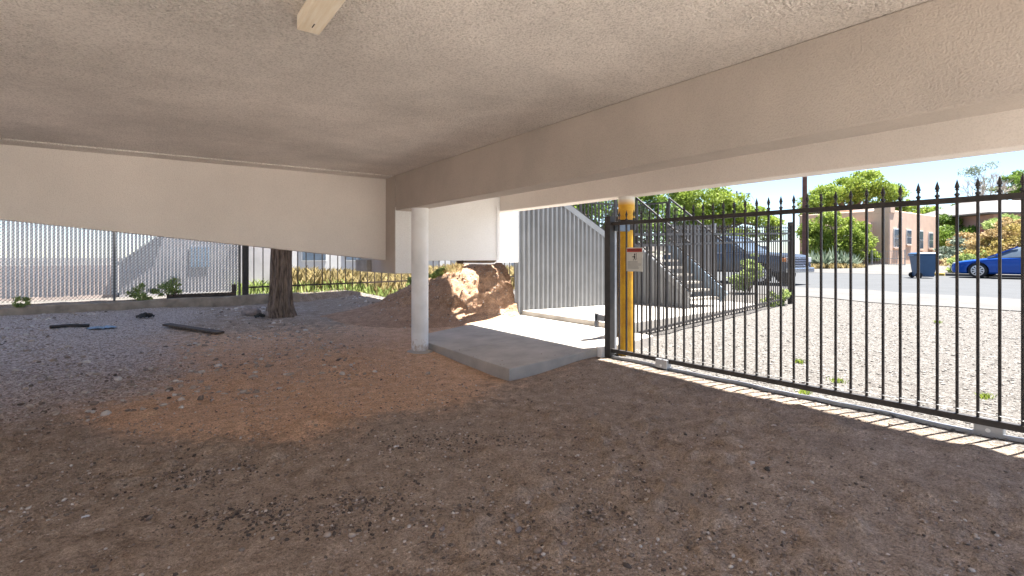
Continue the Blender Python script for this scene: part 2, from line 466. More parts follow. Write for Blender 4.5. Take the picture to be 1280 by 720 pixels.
# loose gravel and clods
def pebbles(name, n, region, smin, smax, seed, tint_pow=1.0):
    rs = np.random.RandomState(seed)
    P = region(rs, n); n = len(P)
    g = (1 + 5 ** .5) / 2
    base = np.array([(-1, g, 0), (1, g, 0), (-1, -g, 0), (1, -g, 0), (0, -1, g), (0, 1, g), (0, -1, -g), (0, 1, -g), (g, 0, -1), (g, 0, 1), (-g, 0, -1), (-g, 0, 1)], float) / 1.9
    tri = np.array([(0, 11, 5), (0, 5, 1), (0, 1, 7), (0, 7, 10), (0, 10, 11), (1, 5, 9), (5, 11, 4), (11, 10, 2), (10, 7, 6), (7, 1, 8), (3, 9, 4), (3, 4, 2), (3, 2, 6), (3, 6, 8), (3, 8, 9), (4, 9, 5), (2, 4, 11), (6, 2, 10), (8, 6, 7), (9, 8, 1)])
    sz = smin * (smax / smin) ** (rs.rand(n) ** 2.2)
    V = base[None] * (1 + .5 * (rs.rand(n, 12, 1) - .5)) * np.stack([sz * (.8 + .6 * rs.rand(n)), sz * (.7 + .5 * rs.rand(n)), sz * (.45 + .35 * rs.rand(n))], -1)[:, None]
    a = rs.rand(n) * 6.28; t = (rs.rand(n) - .5) * .8
    ca, sa, ct, st = np.cos(a)[:, None], np.sin(a)[:, None], np.cos(t)[:, None], np.sin(t)[:, None]
    x, y, z = V[..., 0], V[..., 1], V[..., 2]
    x, z = x * ct - z * st, x * st + z * ct
    x, y = x * ca - y * sa, x * sa + y * ca
    V = np.stack([x, y, z], -1) + P[:, None]
    Fc = (tri[None] + 12 * np.arange(n)[:, None, None]).reshape(-1, 3)
    o = mesh_obj(name, V.reshape(-1, 3), Fc, M['pebbles'], attrs=[('tint', 'FACE', np.repeat(rs.rand(n) ** tint_pow, 20))])
    return o
def near_region(rs, n):
    X = (rs.rand(n) * 2.3 - 1.15); D = 1.6 + 9 * rs.rand(n) ** 1.7
    X = X * D
    u = C * X + S * D; v = -S * X + C * D
    k = (u < 5.15) & (v < 14.3) & ~((u > 3.4) & (v > 4.95)) & (fbm(u * .9 + 7, v * .9, 3) + .25 * rs.rand(n) > .46)
    u, v = u[k], v[k]
    return np.stack([u, v, H(u, v) + .001], -1)
tag(pebbles('loose_gravel', 70000, near_region, .0025, .014, 5, .9), kind='stuff')
def clod_region(rs, n):
    X = (rs.rand(n) * 2.2 - 1.1); D = 2 + 10 * rs.rand(n) ** 1.3
    X = X * D; u = C * X + S * D; v = -S * X + C * D
    k = (u < 5.0) & (v < 14.3) & ~((u > 3.4) & (v > 4.95)); u, v = u[k], v[k]
    return np.stack([u, v, H(u, v) + .003], -1)
tag(pebbles('scattered_clods', 500, clod_region, .008, .026, 8, .8), kind='stuff')
def left_region(rs, n):
    u = -4 + 9 * rs.rand(n); v = 6 + 8.4 * rs.rand(n)
    k = (fbm(u * .6, v * .6, 3) > .40) & ~((u > 3.3) & (v < 9)); u, v = u[k], v[k]
    return np.stack([u, v, H(u, v) + .003], -1)
tag(pebbles('loose_rubble', 6000, left_region, .008, .045, 9, .55), kind='stuff')
def out_region(rs, n):
    u = 5.2 + 9.4 * rs.rand(n) ** 1.4; v = -3 + 9.2 * rs.rand(n)
    k = v < 5.2 + .1 * (u - 5); u, v = u[k], v[k]
    return np.stack([u, v, H(u, v) + .002], -1)
def pebble_grey():
    m, nt, b = nodes('pebbles_grey')
    nt.links.new(ramp(nt, attr(nt, 'tint'), [(0, (.06, .055, .052)), (.5, (.14, .132, .126)), (1, (.28, .27, .262))]), b.inputs['Base Color'])
    b.inputs['Roughness'].default_value = .9
    return m
o = tag(pebbles('driveway_gravel', 14000, out_region, .005, .022, 12, .8), kind='stuff'); o.data.materials.clear(); o.data.materials.append(pebble_grey())
def litter_region(rs, n):
    P = []
    for px, py, k in ((430, 628, .20), (400, 648, .13), (365, 655, .09), (560, 555, .16), (300, 640, .12), (760, 640, .10), (235, 590, .14)):
        D = ZC * 640 / (py - 320); x, y, _ = pt(px, D, 0)
        P.append(np.array([x, y])[None] + rs.normal(size=(int(n * k), 2)) * np.array([.30, .10]) * (D / 3.2) @ np.array([[C, -S], [S, C]]))
    P = np.concatenate(P); return np.stack([P[:, 0], P[:, 1], H(P[:, 0], P[:, 1]) + .003], -1)
tag(pebbles('leaf_litter', 2600, litter_region, .004, .014, 14, 2.6), kind='stuff')
def bank_region(rs, n):
    i = rs.randint(5, 100, n); j = rs.randint(8, 60, n)
    return np.stack([BX[i, j], BY[i, j], BZ[i, j]], -1) + (rs.rand(n, 3) - .5) * .03
tag(pebbles('bank_stones', 1400, bank_region, .006, .028, 13, .7), kind='stuff')

# street, apron, kerb, driveway
def sheet(name, us, v0, v1, mat, dz):
    vs = []; fs = []
    for k, u in enumerate(us):
        z = h1(u, 0 if u < 33 else 14) + dz
        vs += [(u, v0, z), (u, v1, z)]
        if k: fs.append((2 * k - 2, 2 * k, 2 * k + 1, 2 * k - 1))
    return tag(mesh_obj(name, vs, fs, mat), kind='structure')
sheet('street', [17.0, 20, 25, 30, 32.3], -90, 120, M['asphalt'], .012)
def apron():
    vs = []; fs = []
    ys = np.linspace(-60, 100, 320)
    w1 = fbm(ys * .6, ys * 0 + 2, 3) * .9
    w2 = fbm(ys * .35, ys * 0 + 9, 3) * 1.5
    for k, y in enumerate(ys):
        a = 14.7 + w1[k] - .4; b = 17.4 + w2[k] * (1 + .6 * math.exp(-((y - 6) / 3) ** 2))
        for i in range(4):
            u = a + (b - a) * i / 3
            vs.append((u, y, h1(u, 0) + (.016 if u < 17.0 else .020)))
        if k:
            for i in range(3): fs.append((4 * k - 4 + i, 4 * k - 3 + i, 4 * k + 1 + i, 4 * k + i))
    return tag(mesh_obj('pavement', vs, fs, M['apron']), kind='structure')
apron()
sheet('bounce_ground', [-10, -5, 0, 2, 3.4, 4.2, 5.1, 5.5, 14.6], -25, -1.6, M['yard'], .08)  # unseen ground sheet added to bounce sunlight into the carport
kb = MB(); ky = MB()
for y0, y1, b in ((-90, 8.3, kb), (8.35, 9.6, ky), (17.0, 19.4, ky), (19.45, 120, kb)):
    b.box((32.32, y0, .3), (32.5, y1, .64))
tag(kb.build('kerb', M['apron'], bevel=.02), kind='structure')
tag(ky.build('painted_kerb', M['kerb_yellow'], bevel=.02), kind='structure')
sheet('driveway', [32.31, 33.2, 36, 40, 44], 9.7, 16.9, M['apron'], .02)

# ------------------------------------------------------------------ the carport building
B0 = (3.43, 7.4, 0)
bld = empty('carport_building', B0, 'beige stucco carport building on a white column and a yellow post, over the dirt', 'carport')
def bp(mb, name, mat, label=None, **k):
    o = mb.build(name, mat, bld, B0, **k)
    if label: o['label'] = label
    return o
mb = MB().box((-8, -1.0, 2.82), (5.6, 8.6, 3.12))
mb.box((-8, 7.98, 2.802), (3.27, 8.319, 2.821))
bp(mb, 'ceiling', M['stucco'])
bp(MB().box((3.28, -1.0, 2.24), (3.58, 7.90, 2.819)), 'beam', M['stucco_shaded'], 'near beam running down to the white column', bevel=.012)
bp(MB().prism([(-8, 1.43 + 11.28 * .1066), (3.279, 1.43), (3.279, 2.819), (-8, 2.819)], 1, 8.32, 8.60), 'beam', M['stucco_smooth'], 'left beam with a sloping lower edge')
bp(MB().box((5.35, -1.0, 2.33), (5.62, 9.6, 3.05)), 'beam', M['stucco_smooth'], 'outer beam above the gate', bevel=.012)
bp(MB().box((3.28, 7.93, 1.21), (3.64, 9.54, 2.818)), 'pier', M['stucco_shaded'], bevel=.006)
bp(MB().box((3.286, 7.915, 1.215), (3.64, 7.929, 2.30)), 'pier_lit_face', M['white_wall'], bevel=.003)  # brightness painted on: pier face whitened for the light it catches
bp(MB().box((3.19, 9.0, 1.22), (3.279, 9.62, 1.43)), 'ledge_block', M['block'], bevel=.01)
bp(MB().box((3.641, 7.92, 1.42), (5.349, 8.25, 2.818)), 'end_wall', M['white_wall'], bevel=.008)
bp(MB().box((4.6, 7.98, 1.36), (5.3, 8.22, 1.419)), 'sill_plate', M['plank'])
bp(MB().box((-8, -1.0, 3.121), (5.0, 8.5, 8.799)), 'upper_wall', M['stucco_smooth'])  # unseen storeys, raised to shade the ground beyond the left beam
bp(MB().box((-8.3, -1.0, -.2), (-8.001, 8.6, 3.12)), 'back_wall', M['stucco_smooth'])
bp(MB().box((-8, -1.0, 8.8), (7.68, 8.6, 9.1)).box((-.6, 8.601, 8.8), (7.68, 13.93, 9.1)), 'roof', M['stucco_smooth'])  # unseen; overhang added to shade the left ground, bank and fence
bp(MB().box((5.30, 8.40, 1.37), (6.12, 8.54, 2.7)), 'side_panel', M['white_wall'], bevel=.008)
# white column with a concrete collar
cx, cy = 3.43, 7.30
cz = h1(cx, cy)
n_ = 28
o = bp(MB().lathe((cx, cy, 0), [(.131, cz - .1), (.131, 2.239)], n_), 'column', M['column_paint'], 'round white column', smooth=True)
f = MB().lathe((cx, cy, 0), [(.21, cz - .05), (.20, cz + .012), (.16, cz + .03), (.132, cz + .034)], n_).build('collar', M['concrete'], o, B0, smooth=True)
# yellow post
yx, yy = 5.49, 4.95
yz = h1(yx, yy)
o = bp(MB().lathe((yx, yy, 0), [(.115, yz - .1), (.115, 2.329)], n_), 'post', M['yellow_post'], 'round yellow steel post', smooth=True)
MB().lathe((yx, yy, 0), [(.117, 1.86), (.125, 1.865), (.125, 2.0), (.117, 2.005)], n_).build('band', M['black_metal'], o, B0, smooth=True)
# conduit on the end wall
cd = MB().tube([(5.27, 7.895, 2.4), (5.27, 7.895, 1.47), (5.26, 7.895, 1.40), (5.20, 7.895, 1.365), (5.12, 7.895, 1.36), (4.55, 7.895, 1.37)], .011, 10)
bp(cd, 'conduit', M['white_paint'], smooth=True)

# pine batten on the ceiling
t = empty('wood_batten', (.72, 2.2, 2.819), 'short pale pine board fixed under the ceiling', 'board')
MB().box((.66, 1.2, 2.735), (.778, 2.96, 2.818)).build('board', M['pine'], t, t.location, bevel=.004)
MB().tube([(.72, 2.88, 2.7345), (.72, 2.83, 2.7345)], .003, 6).build('nail', M['dark_rust'], t, t.location)
MB().tube([(.70, 2.35, 2.7345), (.70, 2.32, 2.7345)], .004, 6).build('nail', M['dark_rust'], t, t.location)

# ------------------------------------------------------------------ concrete pad and landing
pad = MB()
pts = [(3.57, 5.09), (5.62, 5.10), (6.31, 5.14), (6.31, 8.55), (5.5, 8.50), (3.62, 8.05)]
def padz(u): return .126 + (u - 3.5) * .055
vs = [(u, v, padz(u)) for u, v in pts] + [(u, v, padz(u) - .20) for u, v in pts]
n = len(pts)
pad.add(vs, [tuple(range(n)), tuple(range(n, 2 * n))[::-1]] + [(i, n + i, n + (i + 1) % n, (i + 1) % n) for i in range(n)])
pd_ = pad.build('concrete_pad', M['concrete'], bevel=.012)
tag(pd_, 'grey concrete slab beside the white column, half in shade', 'slab')
def joint(a, b):
    m = MB(); k = 14
    for i in range(k):
        p, q = [(a[0] + (b[0] - a[0]) * t, a[1] + (b[1] - a[1]) * t) for t in (i / k, (i + 1) / k)]
        m.bar((p[0], p[1], padz(p[0]) + .0003), (q[0], q[1], padz(q[0]) + .0003), .009, .002)
    m.build('joint', M['ink_grey'], pd_)
joint((3.59, 6.52), (6.29, 6.60)); joint((4.95, 5.11), (4.95, 8.45))
def pad_region(rs, n):
    u = 3.6 + 2.6 * rs.rand(n); v = 5.1 + 2.9 * rs.rand(n)
    e = np.minimum(u - 3.57, np.minimum(v - 5.09, 99)); k = rs.rand(n) < np.exp(-e / .12) + .03
    u, v = u[k], v[k]; return np.stack([u, v, padz(u) + .002], -1)
tag(pebbles('grit', 1500, pad_region, .002, .009, 15, .9), kind='stuff')
ld = MB()
pts = [(6.312, 5.85), (12.5, 6.75), (12.5, 10.6), (6.312, 10.6)]
def ldz(u): return .375 - (u - 6.3) * .012
vs = [(u, v, ldz(u)) for u, v in pts] + [(u, v, ldz(u) - .4) for u, v in pts]
n = 4
ld.add(vs, [tuple(range(n)), tuple(range(n, 2 * n))[::-1]] + [(i, n + i, n + (i + 1) % n, (i + 1) % n) for i in range(n)])
tag(ld.build('concrete_landing', M['concrete'], bevel=.012), 'raised concrete landing one step above the slab, at the foot of the stair', 'landing')
tag(MB().box((5.05, 5.0, .06), (5.16, 5.088, .24)).build('concrete_block', M['white_paint'], bevel=.008), 'small white block at the slab corner beside the gate post', 'block')

# ------------------------------------------------------------------ stair
S0 = (9.8, 8.5, .37)
st = empty('outdoor_stair', S0, 'outdoor stair clad in pale corrugated metal with black railings, rising from the landing', 'stair')
def sp(mb, name, mat, label=None, **k):
    o = mb.build(name, mat, st, S0, **k)
    if label: o['label'] = label
    return o
def corr(p, q, zb, zt, pitch=.127, depth=.05):
    p = np.array(p, float); q = np.array(q, float); L = np.linalg.norm(q - p); d = (q - p) / L; nrm = np.array((d[1], -d[0]))
    m = MB(); s = 0; pts = []
    while s < L:
        for f, o in ((0, 0), (.22, 0), (.5, 1), (.72, 1)):
            if s + f * pitch <= L: pts.append((s + f * pitch, o * depth))
        s += pitch
    pts.append((L, 0))
    vs = []; fs = []
    for k, (s, o) in enumerate(pts):
        xy = p + d * s + nrm * o
        vs += [(xy[0], xy[1], zb(s)), (xy[0], xy[1], zt(s))]
        if k: fs.append((2 * k - 2, 2 * k, 2 * k + 1, 2 * k - 1))
    return m.add(vs, fs)
# upper flight: top line through (7.55,2.6), (9.12,1.787)
def ztop(u): return float(np.interp(u, [5.9, 7.55, 9.12, 9.80], [3.45, 2.60, 1.787, 1.757]))
def solid(o, t=.004):
    md = o.modifiers.new('sheet', 'SOLIDIFY'); md.thickness = t; return o
YW = 8.56
o = sp(corr((6.14, YW), (9.80, YW), lambda s: (.19 if s < .17 else ldz(6.14 + s) - .01), lambda s: ztop(6.14 + s) - .06), 'side_cladding', M['galv_pale'], 'corrugated sheet below the upper flight')
solid(o)
# cladding of the lower flight (faces the carport)
vb, vt = 6.98, 8.52
def ztl(v): return float(np.interp(v, [vb, vt], [.60, 1.757]))
o = sp(corr((9.80, 8.54), (9.80, vb), lambda s: ldz(9.8) - .01, lambda s: ztl(8.54 - s) - .05), 'side_cladding', M['galv_pale'], 'corrugated sheet below the lower flight')
solid(o)
# stringers
m = MB()
m.bar((6.1, YW - .02, ztop(6.1) - .04), (7.55, YW - .02, 2.56), .06, .10)
sp(MB().bar((6.1, YW - .02, ztop(6.1)), (9.12, YW - .02, ztop(9.12)), .07, .13), 'stringer', M['galv_pale'])
sp(MB().bar((9.12, YW - .02, 1.76), (9.81, YW - .02, 1.73), .068, .12), 'landing_edge', M['galv_pale'])
sp(MB().bar((9.78, 8.55, 1.75), (9.78, vb, .62), .07, .14), 'stringer', M['galv_pale'])
sp(MB().bar((11.05, 8.5, 1.75), (11.05, vb - .05, .52), .08, .28), 'stringer', M['blue_steel'], 'blue grey steel stringer')
sp(MB().bar((6.1, 9.8, ztop(6.1)), (9.12, 9.8, ztop(9.12)), .08, .26), 'stringer', M['blue_steel'])
sp(MB().box((9.16, 8.6, 1.62), (11.05, 9.85, 1.75)), 'stair_landing', M['concrete'])
# treads
td = None
for k in range(7):
    a = .37 + (k + 1) * .173; y = vb + .05 + k * .222
    b = MB().box((9.83, y, a - .05), (11.0, y + .27, a))
    sp(b, 'tread', M['concrete'])
for k in range(9):
    a = 1.75 + (k + 1) * .165; x = 9.12 - k * .31
    sp(MB().box((x - .33, 8.62, a - .05), (x, 9.75, a)), 'tread', M['concrete'])
# railings
def railing(p, q, h, n, name='railing'):
    p = Vector(p); q = Vector(q); m = MB()
    up = Vector((0, 0, 1))
    m.bar(p + up * h, q + up * h, .04, .04); m.bar(p + up * .1, q + up * .1, .03, .03)
    for i in range(n + 1):
        b = p.lerp(q, i / n); r = .04 if i in (0, n) else .016
        m.box((b.x - r / 2, b.y - r / 2, b.z), (b.x + r / 2, b.y + r / 2, b.z + h))
    return sp(m, name, M['black_metal'])
railing((6.2, YW, ztop(6.2)), (9.1, YW, ztop(9.1)), 1.15, 26)
railing((9.14, YW, 1.75), (9.76, YW, 1.75), 1.15, 5)
railing((9.79, 8.5, 1.78), (9.79, vb, .64), 1.15, 13)
railing((11.05, 8.5, 1.85), (11.05, vb - .05, .66), 1.15, 13)
railing((11.03, 9.8, 1.75), (11.03, 8.55, 1.75), 1.15, 9)
railing((6.2, 9.78, ztop(6.2) + .05), (9.1, 9.78, ztop(9.1) + .05), 1.15, 26)
railing((9.16, 9.8, 1.75), (11.0, 9.8, 1.75), 1.15, 14)

# corrugated screen behind the stair
a = pt(842, 15.2, 0); b = pt(894, 14.8, 0)
c0 = ((a[0] + b[0]) / 2, (a[1] + b[1]) / 2, .3)
t = empty('metal_screen', c0, 'blue grey corrugated metal screen behind the lower stair flight', 'screen')
o = corr(a[:2], b[:2], lambda s: .2, lambda s: 2.4, .15, .03).build('panel', M['galv_pale'], t, c0); solid(o)
dd = Vector((b[0] - a[0], b[1] - a[1], 0)).normalized()
for e in (a, b):
    MB().box((e[0] - .05, e[1] - .02, .1), (e[0] + .05, e[1] + .09, 2.44)).build('post', M['galv_pale'], t, c0)

# ------------------------------------------------------------------ picket parts
def picket_pair(root, origin, h, w, mat, tip):
    """a picket standing at origin with its spear tip"""
    o = MB().box((-w / 2, -w / 2, 0), (w / 2, w / 2, h)).build('picket', mat, root)
    if tip:
        k = w * .85
        MB().lathe((0, 0, h), [(k * .55, -.004), (k * 1.15, .0), (k * 1.15, .014), (k * .5, .02), (k * .45, .04), (k * .95, .046), (k * .6, .056), (k * 1.15, .064), (k * .75, .09), (.001, .128)], 8).build('spear_tip', mat, o)
    return o

# sliding gate
GA = Vector((5.15, 4.90, .215)); GB = Vector((5.335, -1.1, .225))
gt = empty('sliding_gate', (GA.x, GA.y, .11), 'long black sliding gate of spear topped bars across the driveway opening', 'gate')
G0 = Vector(gt.location)
def gp(mb, name, mat, parent=gt, label=None, **k):
    o = mb.build(name, mat, parent, G0, **k)
    if label: o['label'] = label
    return o
gh = 1.722
up = Vector((0, 0, 1))
gp(MB().bar(GA + up * gh, GB + up * (gh + .005), .04, .045), 'top_rail', M['black_metal'])
gp(MB().bar(GA, GB, .05, .05), 'bottom_rail', M['black_metal'])
gp(MB().box((GA.x - .05, GA.y - .005, .115), (GA.x + .05, GA.y + .095, 2.04)), 'end_post', M['black_metal'], bevel=.006)
gp(MB().box((GA.x + .06, GA.y + .01, .16), (GA.x + .10, GA.y + .05, 1.95)), 'stop_bar', M['galv'])
L = (GB - GA).length; gd = (GB - GA) / L
npk = int(L / .1255)
first = None
for i in range(npk):
    p = GA + gd * (.125 * (i + 1))
    loc = Vector((p.x, p.y, p.z + .02)) - G0
    if first is None:
        first = picket_pair(gt, None, gh + .02, .018, M['black_metal'], True); first.location = loc
    else:
        copy_part(first, gt, loc)
cab = [GA + gd * s + up * (.045 + .012 * math.sin(s * 2.1) + .02 * math.sin(s * .7)) + Vector((-.02, 0, 0)) for s in np.linspace(.6, L, 40)]
gp(MB().tube(cab, .0035, 6), 'cable', M['galv'])
for px in (829, 1237):
    t_ = (px - 640) / 640
    u_ = 5.16 if px < 1000 else 5.305
    D_, v_ = onx(px, u_)
    o = gp(MB().box((u_ - .045, v_ - .085, .125), (u_ + .045, v_ + .085, .235)), 'wheel_bracket', M['galv'], bevel=.004)
    w = MB(); w.lathe((0, 0, 0), [(.055, -.02), (.055, .02)], 18)
    w.v = [(u_ + z, v_ + x, .17 + y) for x, y, z in w.v]
    gp(w, 'wheel', M['dark_rust'], o)
    bt = MB(); bt.lathe((0, 0, 0), [(.016, -.05), (.016, .0)], 10); bt.v = [(u_ + z, v_ + x, .16 + y) for x, y, z in bt.v]
    gp(bt, 'bolt', M['trim_white'], o)
gp(MB().box((GA.x - .06, GA.y + .096, .60), (GA.x + .0, GA.y + .26, .68)).box((GA.x - .06, GA.y + .22, .50), (GA.x - .03, GA.y + .28, .70)), 'receiver', M['galv'], bevel=.004)
gp(MB().box((GA.x + .05, GA.y - .08, 1.84), (GA.x + .27, GA.y + .02, 1.97)), 'latch', M['blue_steel'], bevel=.006)
# track on the ground
tk = MB()
pp = []
for s in np.linspace(-.1, L, 50):
    p = GA + gd * s; pp.append((p.x, p.y, h1(p.x, p.y) + .012))
for a_, b_ in zip(pp[:-1], pp[1:]): tk.bar(a_, b_, .03, .035)
tag(tk.build('gate_track', M['galv'], bevel=0), 'long grey steel track on the ground under the sliding gate', 'track')

# warning sign on the gate
D_, v1_ = onx(783, 5.12); D2_, v2_ = onx(803, 5.12)
sgx, sgy, sgz = 5.125, (v1_ + v2_) / 2, 1.455
sw, sh = abs(v1_ - v2_), .31
sg = empty('warning_sign', (sgx, sgy, sgz), 'small white warning sign with a red band on the gate beside the yellow post', 'sign')
RM = Matrix(((0, 0, -1), (-1, 0, 0), (0, 1, 0)))
def on_sign(mb): 
    mb.v = [tuple(RM @ Vector(p)) for p in mb.v]; return mb
on_sign(MB().box((-sw / 2, -sh / 2, -.003), (sw / 2, sh / 2, .003))).build('plate', M['sign_white'], sg)
on_sign(MB().box((-sw / 2 + .008, sh / 2 - .058, .003), (sw / 2 - .008, sh / 2 - .012, .0042))).build('band', M['red'], sg)
def text_mesh(s, size, mat, x, y, z, parent, name):
    cu_ = bpy.data.curves.new('t', 'FONT'); cu_.body = s; cu_.size = size; cu_.align_x = 'CENTER'; cu_.align_y = 'CENTER'; cu_.extrude = .0006
    to = bpy.data.objects.new('t', cu_); col.objects.link(to)
    dg = bpy.context.evaluated_depsgraph_get(); me = bpy.data.meshes.new_from_object(to.evaluated_get(dg))
    bpy.data.objects.remove(to); bpy.data.curves.remove(cu_)
    for v in me.vertices: v.co = RM @ (v.co + Vector((x, y, z)))
    me.name = name; me.materials.clear(); me.materials.append(mat)
    o = bpy.data.objects.new(name, me); col.objects.link(o); o.parent = parent; return o
text_mesh('WARNING', .045, M['ink'], 0, sh / 2 - .035, .0048, sg, 'heading')
pic = MB()
pic.lathe((0, 0, 0), [(.012, .003), (.012, .0044)], 12); pic.v = [(x + .006, y + .066, z) for x, y, z in pic.v]
pic.box((-.008, .015, .003), (.014, .052, .0044)); pic.box((-.035, .03, .003), (-.008, .04, .0044)); pic.box((.03, .0, .003), (.036, .085, .0044))
pic.add([(-.004, .016, .0044), (-.02, -.012, .0044), (-.012, -.014, .0044), (.006, .016, .0044)], [(0, 1, 2, 3)])
pic.add([(.004, .016, .0044), (.018, -.012, .0044), (.026, -.01, .0044), (.013, .016, .0044)], [(0, 1, 2, 3)])
on_sign(pic).build('pictogram', M['ink'], sg)
tl = MB(); rr = random.Random(2)
for k in range(7):
    y = -.03 - k * .0145
    tl.box((-sw / 2 + .02, y, .003), (sw / 2 - .02 - rr.random() * .06, y + .005, .0042))
on_sign(tl).build('small_print', M['ink_grey'], sg)

# fixed picket fence along the landing, out towards the street
FA = Vector((5.95, 5.48, .13)); FB = Vector((13.0, 6.36, .36))
ff = empty('picket_fence', FA, 'black spear topped picket fence running from the yellow post along the landing to the street', 'fence')
F0 = Vector(FA)
def fence_bars(root, A, B, O, h, n, w, mat, rail_h=(.12, 1.60), tip=True):
    d = B - A
    for rh in rail_h:
        MB().bar(A + up * rh, B + up * rh, .035, .04).build('rail', mat, root, O)
    fst = None
    for i in range(n):
        p = A + d * ((i + .5) / n)
        loc = p + up * .05 - O
        if fst is None:
            fst = picket_pair(root, None, h, w, mat, tip); fst.location = loc
        else: copy_part(fst, root, loc)
fence_bars(ff, FA, FB, F0, 1.72, 55, .020, M['black_metal'], (.12, 1.52, 1.70))
for e in (FA, FB):
    MB().box((e.x - .055, e.y - .055, e.z - .1), (e.x + .055, e.y + .055, e.z + 1.98)).build('post', M['black_metal'], ff, F0, bevel=.005)

# ------------------------------------------------------------------ left boundary: kerb wall, chain link, iron fence
kw = MB()
us = np.linspace(-12, 3.3, 50)
vs = []; fs = []
for k, u in enumerate(us):
    zt_ = .45 + (u + 2.5) * .012 + .01 * math.sin(u * 3.1)
    for (v, z) in ((14.48, 0), (14.48 + .012 * math.sin(u * 7), zt_ - .02), (14.50, zt_), (14.67, zt_), (14.68, 0)):
        vs.append((u, v, z))
    if k:
        for j in range(4): fs.append((5 * k - 5 + j, 5 * k + j, 5 * k + 1 + j, 5 * k - 4 + j))
kw.add(vs, fs)
ke = tag(kw.build('retaining_kerb', M['concrete_old']), 'low weathered concrete kerb wall along the foot of the chain link fence', 'kerb wall')
KZ = lambda u: .45 + (u + 2.5) * .012

CL0 = (-2, 14.78, .5)
cl = empty('chain_link_fence', CL0, 'grey chain link fence woven with white vertical slats behind the low kerb wall', 'fence')
m = MB(); ph = .0715; u0, u1, zb_, zt_ = -11, 1.92, .52, 2.52
hgt = zt_ - zb_
def wire(b, p, q, r=.0027):
    b.bar(p, q, r * 2, r * 2, (0, 1, 0))
k = u0 - hgt
while k < u1:
    a0, a1 = k, k + hgt
    z0, z1 = zb_, zt_
    if a0 < u0: z0 += u0 - a0; a0 = u0
    if a1 > u1: z1 -= a1 - u1; a1 = u1
    if z1 > z0 + .02:
        m.bar((a0, 14.768, z0), (a1, 14.768, z1), .0090, .005, (0, 1, 0))
        m.bar((u0 + u1 - a0, 14.773, z0), (u0 + u1 - a1, 14.773, z1), .004, .004, (0, 1, 0))
    k += ph
m.build('wire_mesh', M['wire'], cl, CL0)
m = MB(); k = u0; rr = random.Random(4)
while k < 1.9:
    z0 = .60 + rr.random() * .03
    x_ = k + .008; c_, s_ = .055 * math.cos(R(30)), .055 * math.sin(R(30)); e_ = 14.781
    m.prism([(x_, e_), (x_ + c_, e_ + s_), (x_ + c_ - .002, e_ + s_ + .003), (x_ - .002, e_ + .003)], 2, z0, 2.5)
    k += ph
m.build('privacy_slats', M['slat'], cl, CL0)
for px in (143, -60, -400):
    t_ = (px - 640) / 640; D_ = 14.76 / (C - S * t_); u_ = (C * t_ + S) * D_
    MB().lathe((u_, 14.75, 0), [(.024, .40), (.024, 2.56)], 10).build('post', M['wire'], cl, CL0, smooth=True)
MB().lathe((1.9, 14.76, 0), [(.03, .40), (.03, 2.56)], 10).build('post', M['wire'], cl, CL0, smooth=True)
MB().tube([(u0, 14.765, 2.54), (1.9, 14.765, 2.54)], .02, 10).build('top_rail', M['wire'], cl, CL0)
MB().box((.35, 14.74, .47), (1.75, 14.76, .58)).box((1.72, 14.70, .48), (1.82, 14.76, .78)).build('kickboard', M['dark_rust'], cl, CL0)

IF0 = Vector((2.03, 14.72, .48))
fi = empty('iron_fence', IF0, 'dark open iron railing fence between the black square post and the earth bank', 'fence')
IA = Vector((2.12, 14.72, .52)); IB = Vector((12.5, 14.9, .62))
fence_bars(fi, IA, IB, IF0, 1.75, 48, .022, M['dark_rust'], (.17, 1.65), False)
MB().box((1.96, 14.65, .40), (2.10, 14.79, 2.6)).build('post', M['black_metal'], fi, IF0, bevel=.006)

# beyond the left fence
tag(MB().box((-14, 16.4, .2), (-.65, 16.6, 1.28)).build('garden_wall', M['garden_pink'], bevel=.01), 'low pinkish garden wall seen through the chain link fence', 'wall')
sd = empty('shed', (1.2, 17, .5), 'grey lean-to shed with a slanting roof seen through the chain link fence', 'shed')
MB().prism([(-.6, .3), (3.0, .3), (3.0, 2.75), (1.0, 2.6), (.36, 2.1), (-.6, 1.3)], 1, 16.3, 18.2).build('wall', M['shed_grey'], sd, sd.location)
MB().bar((-.68, 17.2, 1.28), (.36, 17.2, 2.14), 2.0, .04, (0, 0, 1)).build('roof', M['galv'], sd, sd.location)
MB().box((.9, 16.27, 1.2), (1.35, 16.299, 1.75)).build('window', M['blue_plastic'], sd, sd.location)

# pale building beyond the iron fence
pb = empty('pale_building', (16, 32, .6), 'pale low building with blue grey windows far beyond the iron fence', 'building')
PB0 = pb.location
MB().box((6, 31, .2), (30, 40, 6)).build('wall', M['pale_build'], pb, PB0)
MB().box((5.7, 30.7, 6.001), (30.3, 40.3, 6.3)).build('roof', M['trim_white'], pb, PB0)
for k in range(9):
    x = 7.2 + k * 2.5
    fr = MB().box((x - .06, 30.93, 1.2), (x + 1.36, 30.999, 2.86)).build('window', M['trim_white'], pb, PB0)
    MB().box((x, 30.90, 1.26), (x + .63, 30.93, 2.8)).box((x + .67, 30.90, 1.26), (x + 1.3, 30.93, 2.8)).build('pane', M['pane'], fr, PB0)

